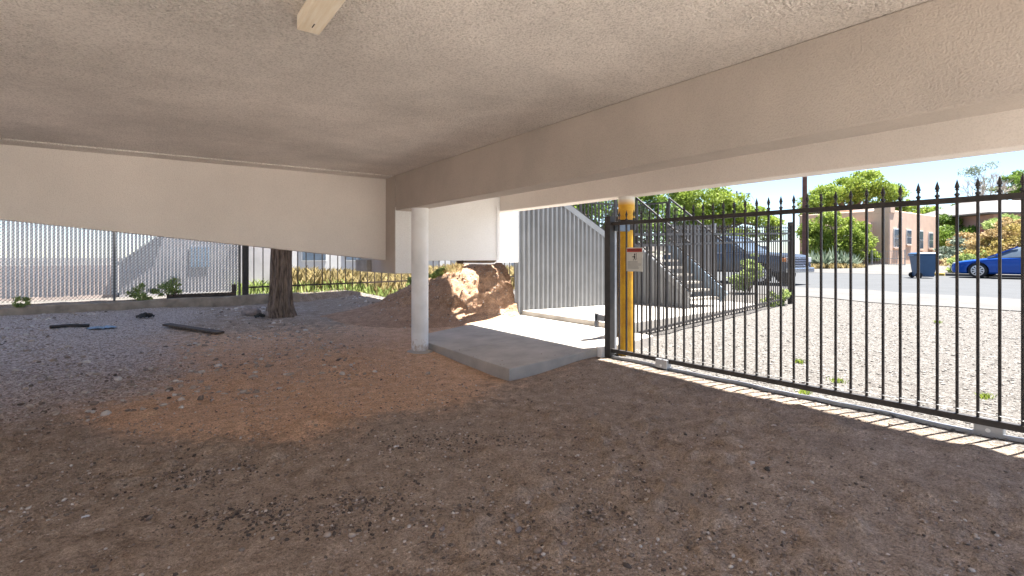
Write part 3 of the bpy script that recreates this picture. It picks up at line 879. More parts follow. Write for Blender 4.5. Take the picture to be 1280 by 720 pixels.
# ------------------------------------------------------------------ vegetation
def leaves(name, mat, parent, origin, clumps, n, size, seed, sub=9, spread=.32, flat=.0):
    rs = np.random.RandomState(seed)
    cen = []
    for (cx_, cy_, cz_, rx, ry, rz) in clumps:
        d = rs.normal(size=(sub, 3)); d /= np.linalg.norm(d, axis=1)[:, None]
        r = .55 + .5 * rs.rand(sub, 1)
        cen.append(np.hstack([np.array([cx_, cy_, cz_]) + d * r * np.array([rx, ry, rz]), np.full((sub, 1), (rx * ry * rz) ** (1 / 3) * spread) * (.6 + .8 * rs.rand(sub, 1)), rs.rand(sub, 1)]))
    cen = np.concatenate(cen)
    w = cen[:, 3] ** 2; w /= w.sum()
    i = rs.choice(len(cen), n, p=w)
    g = rs.normal(size=(n, 3)); g /= np.linalg.norm(g, axis=1)[:, None]
    P = cen[i, :3] + g * cen[i, 3:4] * (rs.rand(n, 1) ** .5) * np.array([1.25, 1.25, .8])
    a = rs.normal(size=(n, 3)); a[:, 2] *= (1 - flat); a /= np.linalg.norm(a, axis=1)[:, None]
    b = rs.normal(size=(n, 3)); b -= (a * b).sum(1)[:, None] * a; b /= np.linalg.norm(b, axis=1)[:, None]
    s = size * (.6 + .8 * rs.rand(n, 1))
    V = np.stack([P - a * s, P + b * s * .5, P + a * s, P - b * s * .5], 1).reshape(-1, 3)
    Fq = np.arange(4 * n).reshape(n, 4)
    tint = np.clip(.55 * rs.rand(n) + .45 * cen[i, 4], 0, 1)
    return mesh_obj(name, V, Fq, mat, parent, origin, attrs=[('tint', 'FACE', tint)]), cen

def tree(base, clumps, n, size, leafmat, label, seed, r=.2, trunk_h=2, group=None, name='tree', sub=9, limbs=14, spread=.32):
    t = empty(name, base, label, 'tree', group)
    o, cen = leaves('crown', leafmat, t, base, clumps, n, size, seed, sub, spread)
    rs = random.Random(seed)
    m = MB(); top = Vector(base) + Vector((0, 0, trunk_h))
    m.tube([Vector(base) - Vector((0, 0, .2)), Vector(base) + Vector((.03, .02, trunk_h * .5)), top], [r * 1.25, r, r * .8], 10)
    for k in rs.sample(range(len(cen)), min(limbs, len(cen))):
        e = Vector(cen[k, :3]); md = top.lerp(e, .5) + Vector((0, 0, .12 * (e - top).length))
        m.tube([top - Vector((0, 0, .1)), md, e], [r * .6, r * .3, r * .08], 6)
    m.build('trunk', M['bark'], t, base, smooth=True)
    return t

# foreground tree behind the left beam
tb = (2.24, 11.5, h1(2.24, 11.5))
t = empty('shade_tree', tb, 'thick rough barked tree trunk just beyond the left beam', 'tree')
def trunk_mesh():
    vs = []; fs = []; nr = 40; na = 48
    zs = np.linspace(-.15, 5.2, nr)
    for i, z in enumerate(zs):
        r = .205 + .085 * math.exp(-max(z, 0) / .25) - .012 * z
        for j in range(na):
            a_ = 2 * math.pi * j / na
            rr_ = r * (1 + .09 * math.sin(a_ * 11 + z * 1.2 + math.sin(z * 3)) + .05 * math.sin(a_ * 19 - z * 2.3) + .10 * math.exp(-max(z, 0) / .14) * math.sin(a_ * 5 + .4))
            vs.append((tb[0] + rr_ * math.cos(a_) + .02 * z, tb[1] + rr_ * math.sin(a_), tb[2] + z))
    for i in range(nr - 1):
        for j in range(na):
            fs.append((i * na + j, i * na + (j + 1) % na, (i + 1) * na + (j + 1) % na, (i + 1) * na + j))
    return MB().add(vs, fs)
trunk_mesh().build('trunk', M['bark'], t, tb, smooth=True)
lc = [(2.6, 11.5, 7.2, 1.6, 1.6, 1.1), (3.6, 12.0, 6.8, 1.3, 1.3, .9), (1.6, 12.0, 6.9, 1.2, 1.2, .9)]
_, cen = leaves('crown', M['leaf_green'], t, tb, lc, 7000, .11, 21, 16, .42)
m = MB()
for k in range(0, len(cen), 4):
    e = Vector(cen[k, :3]); s_ = Vector((tb[0] + .1, tb[1], tb[2] + 4.9))
    m.tube([s_, s_.lerp(e, .5) + Vector((0, 0, .2)), e], [.1, .05, .015], 6)
m.build('limbs', M['bark'], t, tb, smooth=True)

def cam_clump(px, py, D, rx, rz, ry=None):
    x, y, z = pt(px, D, ZC - (py - 320) * D / 640)
    return (x, y, z, rx, ry or rx, rz)

# trees across the street (photo column, row, depth, radii)
def T(base_px, D, zb, cl_, n, size, mat, label, seed, r, th, group=None, name='tree', **k):
    b = pt(base_px, D, zb)
    return tree(b, [cam_clump(*c) for c in cl_], n, size, mat, label, seed, r, th, group, name, spread=.42, **k)
T(1062, 52, .8, [(1062, 236, 52, 3.2, 1.2), (1035, 246, 52, 2.2, 1.0), (1095, 243, 52, 2.4, 1.0), (1018, 262, 52, 1.3, .8), (1118, 258, 53, 1.8, .9), (1072, 224, 53, 1.9, .8), (1150, 264, 54, 1.5, .7), (1015, 285, 52, 1.2, 1.0)], 26000, .135, M['leaf_bright'],
  'tall spreading bright green tree rising behind the tan adobe house', 31, .3, 4.5, limbs=30, sub=12)
T(1045, 38, .8, [(1030, 295, 38, 1.5, 1.6), (1055, 300, 38, 1.4, 1.5), (1075, 305, 38, .9, 1.1), (1018, 315, 38, 1.0, 1.0), (1048, 278, 38, 1.2, 1.0), (1090, 318, 38, .5, .5)], 20000, .095, M['leaf_bright'],
  'dense low bright green tree in front of the tan adobe house', 32, .15, 1.2, name='bushy_tree')
T(890, 42, .7, [(862, 258, 42, 2.0, 1.3), (888, 255, 42, 2.0, 1.3), (915, 264, 42, 1.8, 1.1), (940, 272, 43, 1.5, 1.0), (845, 250, 42, 1.6, 1.4), (905, 285, 42, 2.2, 1.4), (870, 285, 42, 2.2, 1.4), (955, 285, 44, 1.2, .9)], 26000, .12, M['leaf_bright'],
  'wide yellow green tree beyond the silver truck', 33, .25, 2.5)
T(745, 26, .7, [(720, 262, 26, 1.3, 1.5), (748, 262, 26, 1.3, 1.5), (775, 270, 26, 1.3, 1.5), (805, 265, 26, 1.2, 1.4), (790, 300, 26, 1.4, 1.2), (740, 300, 26, 1.5, 1.2), (825, 290, 26, 1.0, 1.2)], 20000, .09, M['leaf_green'],
  'dark green tree seen through the stair railings', 34, .2, 1.6)
T(1195, 47, 1.2, [(1180, 285, 47, 1.3, 1.5), (1205, 280, 47, 1.4, 1.6), (1195, 305, 45, 1.8, 1.3), (1222, 292, 47, 1.2, 1.2), (1175, 308, 46, .9, 1.0)], 20000, .11, M['leaf_green'],
  'dark green bushy tree between the tan house and the pink house', 35, .2, 1.0, name='bushy_tree')
T(1270, 58, 3.0, [(1262, 232, 58, 1.5, 1.0), (1280, 222, 58, 1.5, 1.3), (1300, 235, 58, 2, 1.5)], 4500, .15, M['leaf_green'],
  'thin leaved green tree behind the pink house', 36, .2, 3.5, limbs=16)
# bare tree
bt = empty('bare_tree', pt(1222, 54, 2.5), 'leafless grey branched tree against the sky left of the pink house', 'tree')
m = MB(); rs = random.Random(11)
def branch(p, d, L_, r_, dep):
    q = p + d * L_
    m.tube([p, p.lerp(q, .5) + Vector((rs.uniform(-.05, .05), rs.uniform(-.05, .05), 0)) * L_, q], [r_, r_ * .8, r_ * .6], 5, False)
    if dep:
        for _ in range(3 if dep > 2 else 4):
            nd = (d + Vector((rs.uniform(-.8, .8), rs.uniform(-.8, .8), rs.uniform(-.25, .6)))).normalized()
            branch(p.lerp(q, rs.uniform(.6, 1)), nd, L_ * rs.uniform(.55, .8), r_ * .58, dep - 1)
branch(Vector(bt.location), Vector((0, 0, 1)), 3.6, .2, 5)
m.build('branches', M['block'], bt, bt.location)
leaves('crown', M['leaf_grey'], bt, bt.location, [cam_clump(1228, 222, 54, 1.6, 1.6)], 900, .10, 37)

def shrub(name, base, clumps, n, size, mat, label, seed, cat='shrub', group=None, sub=10):
    t = empty(name, base, label, cat, group)
    leaves('foliage', mat, t, base, clumps, n, size, seed, sub, .45)
    m = MB(); rs_ = random.Random(seed)
    for c_ in clumps:
        for _ in range(3):
            m.tube([Vector(base), Vector(base).lerp(Vector(c_[:3]), .5) + Vector((rs_.uniform(-.1, .1), rs_.uniform(-.1, .1), 0)), Vector(c_[:3])], [.02, .015, .006], 5)
    m.build('stems', M['bark'], t, base)
    return t
shrub('flowering_shrub', pt(1212, 41, 1.3), [cam_clump(1200, 310, 41, 1.0, .7), cam_clump(1215, 302, 41, 1.2, .8), cam_clump(1232, 300, 41, 1.1, .8)], 5000, .10, M['leaf_orange'], 'orange tinged shrub on the bank below the pink house', 41)
shrub('flowering_shrub', pt(1262, 40, 2.2), [cam_clump(1250, 298, 40, 1.2, .8), cam_clump(1270, 294, 40, 1.2, .9), cam_clump(1290, 296, 40, 1.2, .8)], 5000, .10, M['leaf_gold'], 'yellow shrub on the bank above the blue car', 42)
for k_, (px, D, rx, rz, mt, lab) in enumerate((
        (1226, 26.3, .9, .55, 'leaf_gold', 'yellow green shrub low on the bank right behind the blue car hood'),
        (1250, 27.3, 1.0, .6, 'leaf_orange', 'orange brown shrub low on the bank behind the blue car windscreen'),
        (1282, 27.0, 1.2, .7, 'leaf_gold', 'yellow shrub low on the bank at the right edge of the view'),
        (1268, 29.0, 1.1, .6, 'leaf_weed', 'green shrub higher on the bank below the pink house window'),
        (1206, 26.0, .7, .5, 'leaf_weed', 'green shrub low on the bank above the front wheel of the blue car'))):
    x, y, _ = pt(px, D, 0); z = h1(x, y); x2, y2, _ = pt(px + 18, D + .9, 0)
    shrub('bank_shrub', (x, y, z), [(x, y, z + rz * .7, rx, rx, rz), (x2, y2, h1(x2, y2) + rz * .6, rx * .9, rx * .9, rz * .9)], 5200, .075, M[mt], lab, 90 + k_)
shrub('silver_shrub', pt(1192, 37, .9), [cam_clump(1190, 318, 37, .8, .6), cam_clump(1200, 312, 37, .8, .7), cam_clump(1183, 325, 36, .6, .5)], 2600, .10, M['leaf_grey'], 'grey green shrub beside the blue bin', 43)
shrub('weed_clump', pt(1178, 33.5, .65), [cam_clump(1176, 333, 33.5, .45, .35), cam_clump(1184, 330, 34, .4, .4)], 700, .09, M['straw'], 'dry pale weeds at the kerb between the bin and the car', 44, 'weeds')
shrub('fence_bush', pt(937, 15.5, .38), [cam_clump(932, 345, 15.5, .28, .45), cam_clump(942, 335, 15.5, .28, .4)], 1500, .055, M['leaf_weed'], 'green bush in front of the silver truck', 45)
shrub('fence_weed', pt(961, 12.3, .35), [cam_clump(960, 378, 12.3, .16, .18), cam_clump(966, 372, 12.3, .12, .15)], 420, .035, M['leaf_weed'], 'leafy weed at the foot of the picket fence, left of two', 46, 'weed')
shrub('fence_weed', pt(979, 12.4, .36), [cam_clump(978, 374, 12.4, .15, .2), cam_clump(982, 366, 12.4, .1, .12)], 420, .035, M['leaf_weed'], 'leafy weed against the end post of the picket fence', 47, 'weed')
# weeds along the chain link and on the bank
for (px, py, D, rx, rz, n_l, lab, sd_) in (
        (182, 366, 12.0, .35, .22, 900, 'low green weeds behind the kerb wall, right of the fence post', 51),
        (215, 362, 12.3, .25, .26, 700, 'taller green weed against the slats behind the kerb wall', 52),
        (25, 378, 10.6, .16, .08, 300, 'small weed behind the kerb wall at the left end', 53)):
    b = pt(px, D, ZC - (py + 8 - 320) * D / 640)
    shrub('weed', b, [cam_clump(px, py, D, rx, rz, .12)], int(n_l * 1.6), .024, M['leaf_weed'], lab, sd_, 'weed')
for i_, j_, lab, sd_ in ((88, 46, 'green weeds on the earth bank left of the column', 54), (56, 46, 'green weeds on the crest of the earth bank right of the column', 55)):
    x, y, z = float(BX[i_, j_]), float(BY[i_, j_]), float(BZ[i_, j_])
    x2, y2, z2 = float(BX[i_ + 8, j_]), float(BY[i_ + 8, j_]), float(BZ[i_ + 8, j_])
    shrub('weed', (x, y, z - .02), [(x, y, z + .04, .28, .2, .07), (x2, y2, z2 + .03, .22, .18, .05)], 1100, .035, M['leaf_weed'], lab, sd_, 'weed')

# agaves
def agave(base, n, L_, label, seed, group):
    rs_ = random.Random(seed); V = []; Ff = []; tint = []
    for k in range(n):
        az = rs_.uniform(0, 6.28); el = rs_.uniform(.3, 1.5); l = L_ * rs_.uniform(.7, 1.1); w = .05 * L_
        d = Vector((math.cos(az) * math.cos(el), math.sin(az) * math.cos(el), math.sin(el))); s_ = Vector((-math.sin(az), math.cos(az), 0))
        b0 = Vector(base); k0 = len(V)
        V += [b0 - s_ * w, b0 + s_ * w, b0 + d * l * .5 + s_ * w * 1.3, b0 + d * l, b0 + d * l * .5 - s_ * w * 1.3]
        Ff.append((k0, k0 + 1, k0 + 2, k0 + 3, k0 + 4)); tint.append(rs_.random())
    return tag(mesh_obj('agave', V, Ff, M['leaf_grey'], origin=base, attrs=[('tint', 'FACE', tint)]), label, 'agave', group)
for k, (px, D, l, lab) in enumerate(((1016, 34.5, 1.2, 'grey green agave just right of the utility pole'), (1029, 34, 1.3, 'grey green agave second from the utility pole'),
                                     (1043, 34.5, 1.4, 'large grey green agave in the middle of the row by the driveway'), (1057, 34, 1.2, 'grey green agave second from the driveway'), (1068, 34.5, 1.0, 'smallest grey green agave next to the driveway'))):
    agave(pt(px, D, .72), 60, l, lab, 60 + k, 'agaves along the far kerb')

# grass blades
def blades(name, spots, h, mat, seed, origin=(0, 0, 0), w=.006):
    rs = np.random.RandomState(seed); P = np.asarray(spots, float); n = len(P)
    az = rs.rand(n) * 6.28; ln = h * (.5 + .8 * rs.rand(n)); lean = .2 + .6 * rs.rand(n)
    d = np.stack([np.cos(az), np.sin(az), 0 * az], -1); s_ = np.stack([-np.sin(az), np.cos(az), 0 * az], -1) * w
    mid = P + d * (ln * lean * .35)[:, None]; mid[:, 2] += ln * .6
    tip = P + d * (ln * lean)[:, None]; tip[:, 2] += ln
    V = np.stack([P - s_, P + s_, mid + s_ * .8, tip, mid - s_ * .8], 1).reshape(-1, 3)
    Fb = np.arange(5 * n).reshape(n, 5)
    return mesh_obj(name, V, Fb, mat, origin=origin, attrs=[('tint', 'FACE', rs.rand(n))])
rs = np.random.RandomState(5)
n = 16000
gu = .5 + 16 * rs.rand(n); gv = 15.3 + 13 * rs.rand(n) ** 1.3
k = ~((gu < 3.2) & (gv < 18.4)); gu, gv = gu[k], gv[k]
tag(blades('dry_grass', np.stack([gu, gv, H(gu, gv)], -1), .55, M['straw'], 6, w=.014), kind='stuff')
n = 2500; gu = 1.9 + 8 * rs.rand(n); gv = 14.9 + 2 * rs.rand(n)
tag(blades('green_grass', np.stack([gu, gv, H(gu, gv)], -1), .3, M['leaf_weed'], 7, w=.01), kind='stuff')
n = 1100; i = rs.randint(40, 110, n); j = rs.randint(44, 64, n)
tag(blades('bank_grass', np.stack([BX[i, j], BY[i, j], BZ[i, j] - .01], -1), .13, M['straw'], 8, w=.004), kind='stuff')
n = 1500; p_ = [pt(px, D, 0) for px, D in zip(1010 + 70 * rs.rand(n), 33.2 + .8 * rs.rand(n))]
p_ = np.array(p_); p_[:, 2] = .62
tag(blades('kerb_grass', p_, .35, M['straw'], 9, w=.012), kind='stuff')
# small tufts by the gate
for px, py, lab in ((1006, 492, 'small green tuft just inside the gate track'), (1047, 478, 'small green tuft outside the gate between the bars'), (1232, 498, 'small green tuft outside the gate near the right roller'),
                    (1172, 404, 'small green tuft on the gravel near the pavement'), (1000, 454, 'small sparse yellow tuft on the gravel outside the gate')):
    D = (ZC - .1) * 640 / (py - 320)
    for _ in range(4):
        x, y, _z = pt(px, D, 0); z = h1(x, y); D = (ZC - z) * 640 / (py - 320)
    x, y, _z = pt(px, D, 0); z = h1(x, y)
    sp_ = np.array([(x, y, z)]) + rs.normal(size=(70, 3)) * np.array([.03, .03, 0])
    tag(blades('grass_tuft', sp_, .045, M['leaf_bright'], int(px), (x, y, z), .004), lab, 'grass tuft', 'grass tufts around the gate')

# ------------------------------------------------------------------ debris
def ground_at(px, py):
    D = (ZC - .1) * 640 / (py - 320)
    for _ in range(12):
        x, y, _z = pt(px, D, 0); D = (ZC - h1(x, y)) * 640 / (py - 320)
    x, y, _z = pt(px, D, 0); return Vector((x, y, h1(x, y)))
a = ground_at(208, 409); b = ground_at(276, 418)
pk = MB().bar(a + up * .05, b + up * .03, .16, .035)
tag(pk.build('plank', M['plank'], origin=a, bevel=.006), 'dark weathered wooden plank lying on the dirt left of the tree', 'plank')
a = ground_at(62, 411); b = ground_at(112, 409)
tag(MB().tube([a + up * .03, a.lerp(b, .5) + up * .045, b + up * .03], .028, 10).build('pipe', M['black_metal'], origin=a, smooth=True), 'short black pipe lying on the gravel near the kerb wall', 'pipe')
a = ground_at(128, 411)
def crumple(c, r, h, seed, name, mat):
    rs_ = np.random.RandomState(seed); vs = []; fs = []; n_ = 12
    for i in range(n_):
        for j in range(n_):
            vs.append((c.x + r * (i / (n_ - 1) - .5) * 2 * (.8 + .3 * rs_.rand()), c.y + r * .5 * (j / (n_ - 1) - .5) * 2 * (.8 + .3 * rs_.rand()), c.z + .008 + h * rs_.rand() * (1 - abs(i / 11 - .5)) ))
    for i in range(n_ - 1):
        for j in range(n_ - 1): fs.append((i * n_ + j, (i + 1) * n_ + j, (i + 1) * n_ + j + 1, i * n_ + j + 1))
    return mesh_obj(name, vs, fs, mat, origin=tuple(c))
tag(crumple(a, .20, .05, 3, 'plastic_sheet', M['blue_plastic']), 'crumpled pale blue plastic sheet beside the black pipe', 'plastic sheet')
a = ground_at(182, 398)
tag(crumple(a, .15, .13, 4, 'plastic_bag', M['ink']), 'crumpled black plastic bag near the kerb wall, left of the plank', 'plastic bag')
def rock(c, r, seed, label, mat='rock', group=None):
    bm = bmesh.new(); bmesh.ops.create_icosphere(bm, subdivisions=3, radius=1)
    rs_ = random.Random(seed); o1 = [Vector((rs_.gauss(0, 1), rs_.gauss(0, 1), rs_.gauss(0, 1))).normalized() for _ in range(9)]
    for v in bm.verts:
        d = v.co.normalized(); f_ = 1
        for q in o1:
            k_ = d.dot(q)
            if k_ > .55: f_ = min(f_, .72 / max(k_, .01) if k_ > .72 else f_)
        v.co = Vector((d.x * f_ * r * 1.2, d.y * f_ * r, d.z * f_ * r * .75))
    me = bpy.data.meshes.new('rock'); bm.to_mesh(me); bm.free(); me.materials.append(M[mat])
    o_ = bpy.data.objects.new('rock', me); col.objects.link(o_); o_.location = c + up * r * .3; o_.rotation_euler = (0, 0, rs_.uniform(0, 6))
    return tag(o_, label, 'rock', group)
rock(ground_at(314, 394), .17, 1, 'larger tan rock at the foot of the tree trunk')
rock(ground_at(336, 396), .12, 2, 'smaller rock touching the tree trunk')
a = ground_at(325, 398); tag(crumple(a, .1, .13, 9, 'plastic_bag', M['ink']), 'small black plastic bag between the two rocks by the tree', 'plastic bag')
rock(ground_at(484, 363), .13, 6, 'grey rock at the left foot of the earth bank')
for k, (px, py, r, lab) in enumerate(((648, 663, .022, 'dark lump of stone lying lowest on the open dirt'), (552, 662, .018, 'small dark blue grey stone left of the lowest dark lump'), (705, 681, .016, 'dark stone nearest the bottom edge of the dirt'), (182, 463, .03, 'pale stone alone on the dirt at the left'))):
    rock(ground_at(px, py), r, 70 + k, lab, 'rock')
for k, (px, py, lab) in enumerate(((107, 648, 'scrap of white paper nearest the lower left corner'), (157, 604, 'scrap of white paper in the left of the dirt'), (495, 560, 'scrap of white litter among dark gravel in the middle of the dirt'))):
    tag(crumple(ground_at(px, py), .02, .012, 80 + k, 'paper_scrap', M['litter_white']), lab, 'litter', 'paper scraps on the dirt')

# ------------------------------------------------------------------ vehicles
def loft(stations, section):
    V = []; Fc = []; n_ = None
    for s_ in stations:
        sec = section(*s_); n_ = len(sec); V += sec
    for i in range(len(stations) - 1):
        for j in range(n_):
            j2 = (j + 1) % n_; Fc.append((i * n_ + j, i * n_ + j2, (i + 1) * n_ + j2, (i + 1) * n_ + j))
    Fc.append(tuple(range(n_))[::-1]); Fc.append(tuple((len(stations) - 1) * n_ + j for j in range(n_)))
    return MB().add(V, Fc)
def body_sec(x, zl, zt, w):
    h_ = zt - zl
    half = [(w * .90, zl), (w * .98, zl + .10 * h_), (w, zl + .45 * h_), (w * .985, zl + .72 * h_), (w * .95, zl + .90 * h_), (w * .86, zt - .01), (w * .45, zt + .015)]
    return [(x, y, z) for y, z in half] + [(x, -y, z) for y, z in half[::-1]]
def cab_sec(x, zb, zt, wb, wt):
    h_ = zt - zb
    half = [(wb, zb), (wb + (wt - wb) * .5, zb + h_ * .5), (wt, zb + h_ * .88), (wt * .88, zt - .012), (wt * .4, zt)]
    return [(x, y, z) for y, z in half] + [(x, -y, z) for y, z in half[::-1]]
def wheel(parent, x, y, r, w, side):
    tr = MB(); tr.lathe((0, 0, 0), [(r * .66, -w / 2), (r * .93, -w / 2), (r, -w * .36), (r, w * .36), (r * .93, w / 2), (r * .66, w / 2)], 32)
    tr.v = [(x + a_, y + c_, r + b_) for a_, b_, c_ in tr.v]
    wh = tr.build('wheel', M['tyre'], parent, smooth=True)
    rm = MB(); e = w / 2 * side
    rm.lathe((0, 0, 0), [(r * .70, -.008), (r * .70, .008), (r * .60, .012), (r * .60, -.008)], 32)
    rm.lathe((0, 0, 0), [(r * .16, -.01), (r * .16, .014), (r * .05, .02)], 14)
    for k in range(10):
        t_ = k * math.pi / 5
        rm.bar((r * .1 * math.cos(t_), r * .1 * math.sin(t_), .004), (r * .64 * math.cos(t_), r * .64 * math.sin(t_), .004), .055 * r / .33, .012, (0, 0, 1))
    rm.v = [(x + a_, y + e + c_ * side, r + b_) for a_, b_, c_ in rm.v]
    rm.build('rim', M['rim'], wh)
    dk = MB(); dk.lathe((0, 0, 0), [(r * .66, -.04), (r * .66, -.02)], 28); dk.v = [(x + a_, y + e + c_ * side, r + b_) for a_, b_, c_ in dk.v]
    dk.build('brake_disc', M['ink'], wh)
def make_car(name, loc, rz, label, cat, paint, st_body, st_cab, wr, axles, w, extra):
    t = empty(name, loc, label, cat, None, rz)
    body = loft(st_body, body_sec).build('body', paint, t)
    cut = MB()
    for ax in axles:
        for s_ in (-1, 1):
            c_ = MB(); c_.lathe((0, 0, 0), [(wr + .055, -.28), (wr + .055, .28)], 32)
            c_.v = [(ax + a_, s_ * w + z_, wr + b_) for a_, b_, z_ in c_.v]; cut.add(c_.v, c_.f)
    co = cut.build('cutter', M['ink'])
    md = body.modifiers.new('b', 'BOOLEAN'); md.operation = 'DIFFERENCE'; md.object = co; md.solver = 'EXACT'
    # cutter shares the body's frame
    co.parent = t
    bpy.context.view_layer.update()
    dg = bpy.context.evaluated_depsgraph_get(); me = bpy.data.meshes.new_from_object(body.evaluated_get(dg))
    body.modifiers.clear(); body.data = me
    me.polygons.foreach_set('use_smooth', [True] * len(me.polygons)); me.set_sharp_from_angle(angle=R(28))
    bpy.data.objects.remove(co)
    for ax in axles:
        for s_ in (-1, 1): wheel(t, ax, s_ * (w - .12), wr, .21, s_)
    cab = loft(st_cab, cab_sec).build('windows', M['pane'], t, smooth=True)
    # painted roof and pillars a little proud of the glass
    rf = MB(); k0 = [s_ for s_ in st_cab if s_[2] > max(q[2] for q in st_cab) - extra['roof_drop']]
    V = []; Fc = []
    for (x, zb, zt, wb, wt) in k0:
        V += [(x, y, z + .012) for y, z in ((wt * 1.015, zb + (zt - zb) * .86), (wt * .9, zt - .008), (wt * .4, zt + .004), (-wt * .4, zt + .004), (-wt * .9, zt - .008), (-wt * 1.015, zb + (zt - zb) * .86))]
    for i in range(len(k0) - 1):
        for j in range(5): Fc.append((i * 6 + j, i * 6 + j + 1, i * 6 + 7 + j, i * 6 + 6 + j))
    rf.add(V, Fc); o_ = rf.build('roof', paint, t, smooth=True); solid(o_, .01)
    for (xa, za, xb, zb2) in extra['pillars']:
        for s_ in (-1, 1):
            wa = np.interp(-xa, [-q[0] for q in st_cab], [q[3] for q in st_cab]); wb_ = np.interp(-xb, [-q[0] for q in st_cab], [q[4] for q in st_cab])
            MB().bar((xa, s_ * (wa + .004), za), (xb, s_ * (wb_ + .012), zb2), .06, .03, (0, s_, 0)).build('pillar', paint, t)
    return t
sed_b = [(2.42, .30, .56, .60), (2.36, .24, .64, .72), (2.22, .20, .71, .82), (1.95, .19, .77, .89), (1.5, .19, .84, .92), (1.0, .19, .91, .925), (.4, .19, .95, .925), (-.6, .19, .97, .925), (-1.4, .2, 1.0, .92), (-2.0, .23, 1.01, .88), (-2.3, .28, .98, .80), (-2.42, .36, .80, .70)]
sed_c = [(1.15, .86, .90, .80, .74), (.75, .90, 1.13, .83, .70), (.35, .92, 1.32, .85, .64), (0, .93, 1.41, .86, .60), (-.5, .95, 1.455, .86, .60), (-1.0, .96, 1.43, .86, .60), (-1.5, .98, 1.29, .84, .62), (-2.0, .99, 1.04, .80, .68)]
fx, fy, _ = pt(1190, 23.2, 0)
CX = 31.25
# nose points along +y
wv = onx(1222, CX - .9)[1]
cy_ = wv - 1.42
car = make_car('parked_car', (CX, cy_, .515), math.pi / 2, 'shiny blue sedan parked along the far kerb', 'car', M['blue_paint'], sed_b, sed_c, .335, (1.42, -1.40), .925,
               dict(roof_drop=.12, pillars=[(1.10, .92, .15, 1.385), (-.45, .96, -.5, 1.40), (-1.95, 1.02, -1.2, 1.37)]))
for s_ in (-1, 1):
    MB().box((2.12, s_ * .60 - .14, .60), (2.33, s_ * .60 + .14, .685)).build('headlight', M['lamp_glass'], car, bevel=.02)
    MB().box((.62, s_ * .98 - .10, .93), (.80, s_ * .98 + .06, 1.05)).build('mirror', M['blue_paint'], car, bevel=.03)
    MB().box((-.30, s_ * .928 - .01, .77), (-.10, s_ * .928 + .01, .80)).build('door_handle', M['chrome'], car, bevel=.004)
    MB().box((.62, s_ * .922 - .004, .28), (.628, s_ * .922 + .005, .92)).box((-.45, s_ * .922 - .004, .28), (-.442, s_ * .922 + .005, .94)).build('door_seam', M['ink'], car)
MB().box((2.35, -.5, .34), (2.44, .5, .50)).build('grille', M['ink'], car, bevel=.02)

trk_b = [(2.72, .50, 1.02, .86), (2.62, .46, 1.10, .93), (2.3, .44, 1.16, .97), (1.6, .44, 1.20, .98), (1.0, .44, 1.24, .98), (.2, .44, 1.26, .98), (-1.2, .44, 1.26, .98), (-2.4, .46, 1.26, .97), (-2.72, .5, 1.22, .93)]
trk_c = [(1.15, 1.2, 1.26, .86, .80), (.8, 1.22, 1.50, .88, .76), (.45, 1.22, 1.76, .89, .70), (.15, 1.22, 1.87, .89, .68), (-.8, 1.22, 1.90, .89, .68), (-2.0, 1.22, 1.88, .89, .68), (-2.45, 1.22, 1.80, .88, .68), (-2.62, 1.22, 1.3, .86, .74)]
tx, ty, _ = pt(1001, 18.6, 0)
trk = make_car('parked_truck', (19.5, 9.2 + 2.75, h1(19.3, 0) + .015), -math.pi / 2, 'silver blue sport utility truck parked beyond the picket fence', 'truck', M['silver_paint'], trk_b, trk_c, .40, (1.75, -1.65), .98,
               dict(roof_drop=.14, pillars=[(1.1, 1.25, .3, 1.82), (-.2, 1.24, -.25, 1.86), (-1.4, 1.24, -1.4, 1.86), (-2.6, 1.25, -2.35, 1.78)]))
for s_ in (-1, 1):
    MB().box((2.60, s_ * .72 - .17, .84), (2.74, s_ * .72 + .17, 1.02)).build('headlight', M['lamp_glass'], trk, bevel=.02)
    MB().box((2.55, s_ * .93 - .05, .86), (2.68, s_ * .93 + .04, .98)).build('turn_signal', M['amber'], trk, bevel=.01)
    MB().box((.75, s_ * 1.08 - .12, 1.28), (.92, s_ * 1.08 + .06, 1.48)).build('mirror', M['silver_paint'], trk, bevel=.03)
    MB().box((.75, s_ * .98 - .004, .55), (.758, s_ * .98 + .006, 1.22)).box((-.25, s_ * .98 - .004, .55), (-.242, s_ * .98 + .006, 1.22)).build('door_seam', M['ink'], trk)
g_ = MB()
for k in range(4): g_.box((2.70, -.52, .70 + k * .09), (2.75, .52, .74 + k * .09))
g_.build('grille', M['chrome'], trk)
MB().box((2.66, -.92, .46), (2.84, .92, .64)).build('bumper', M['chrome'], trk, bevel=.03)

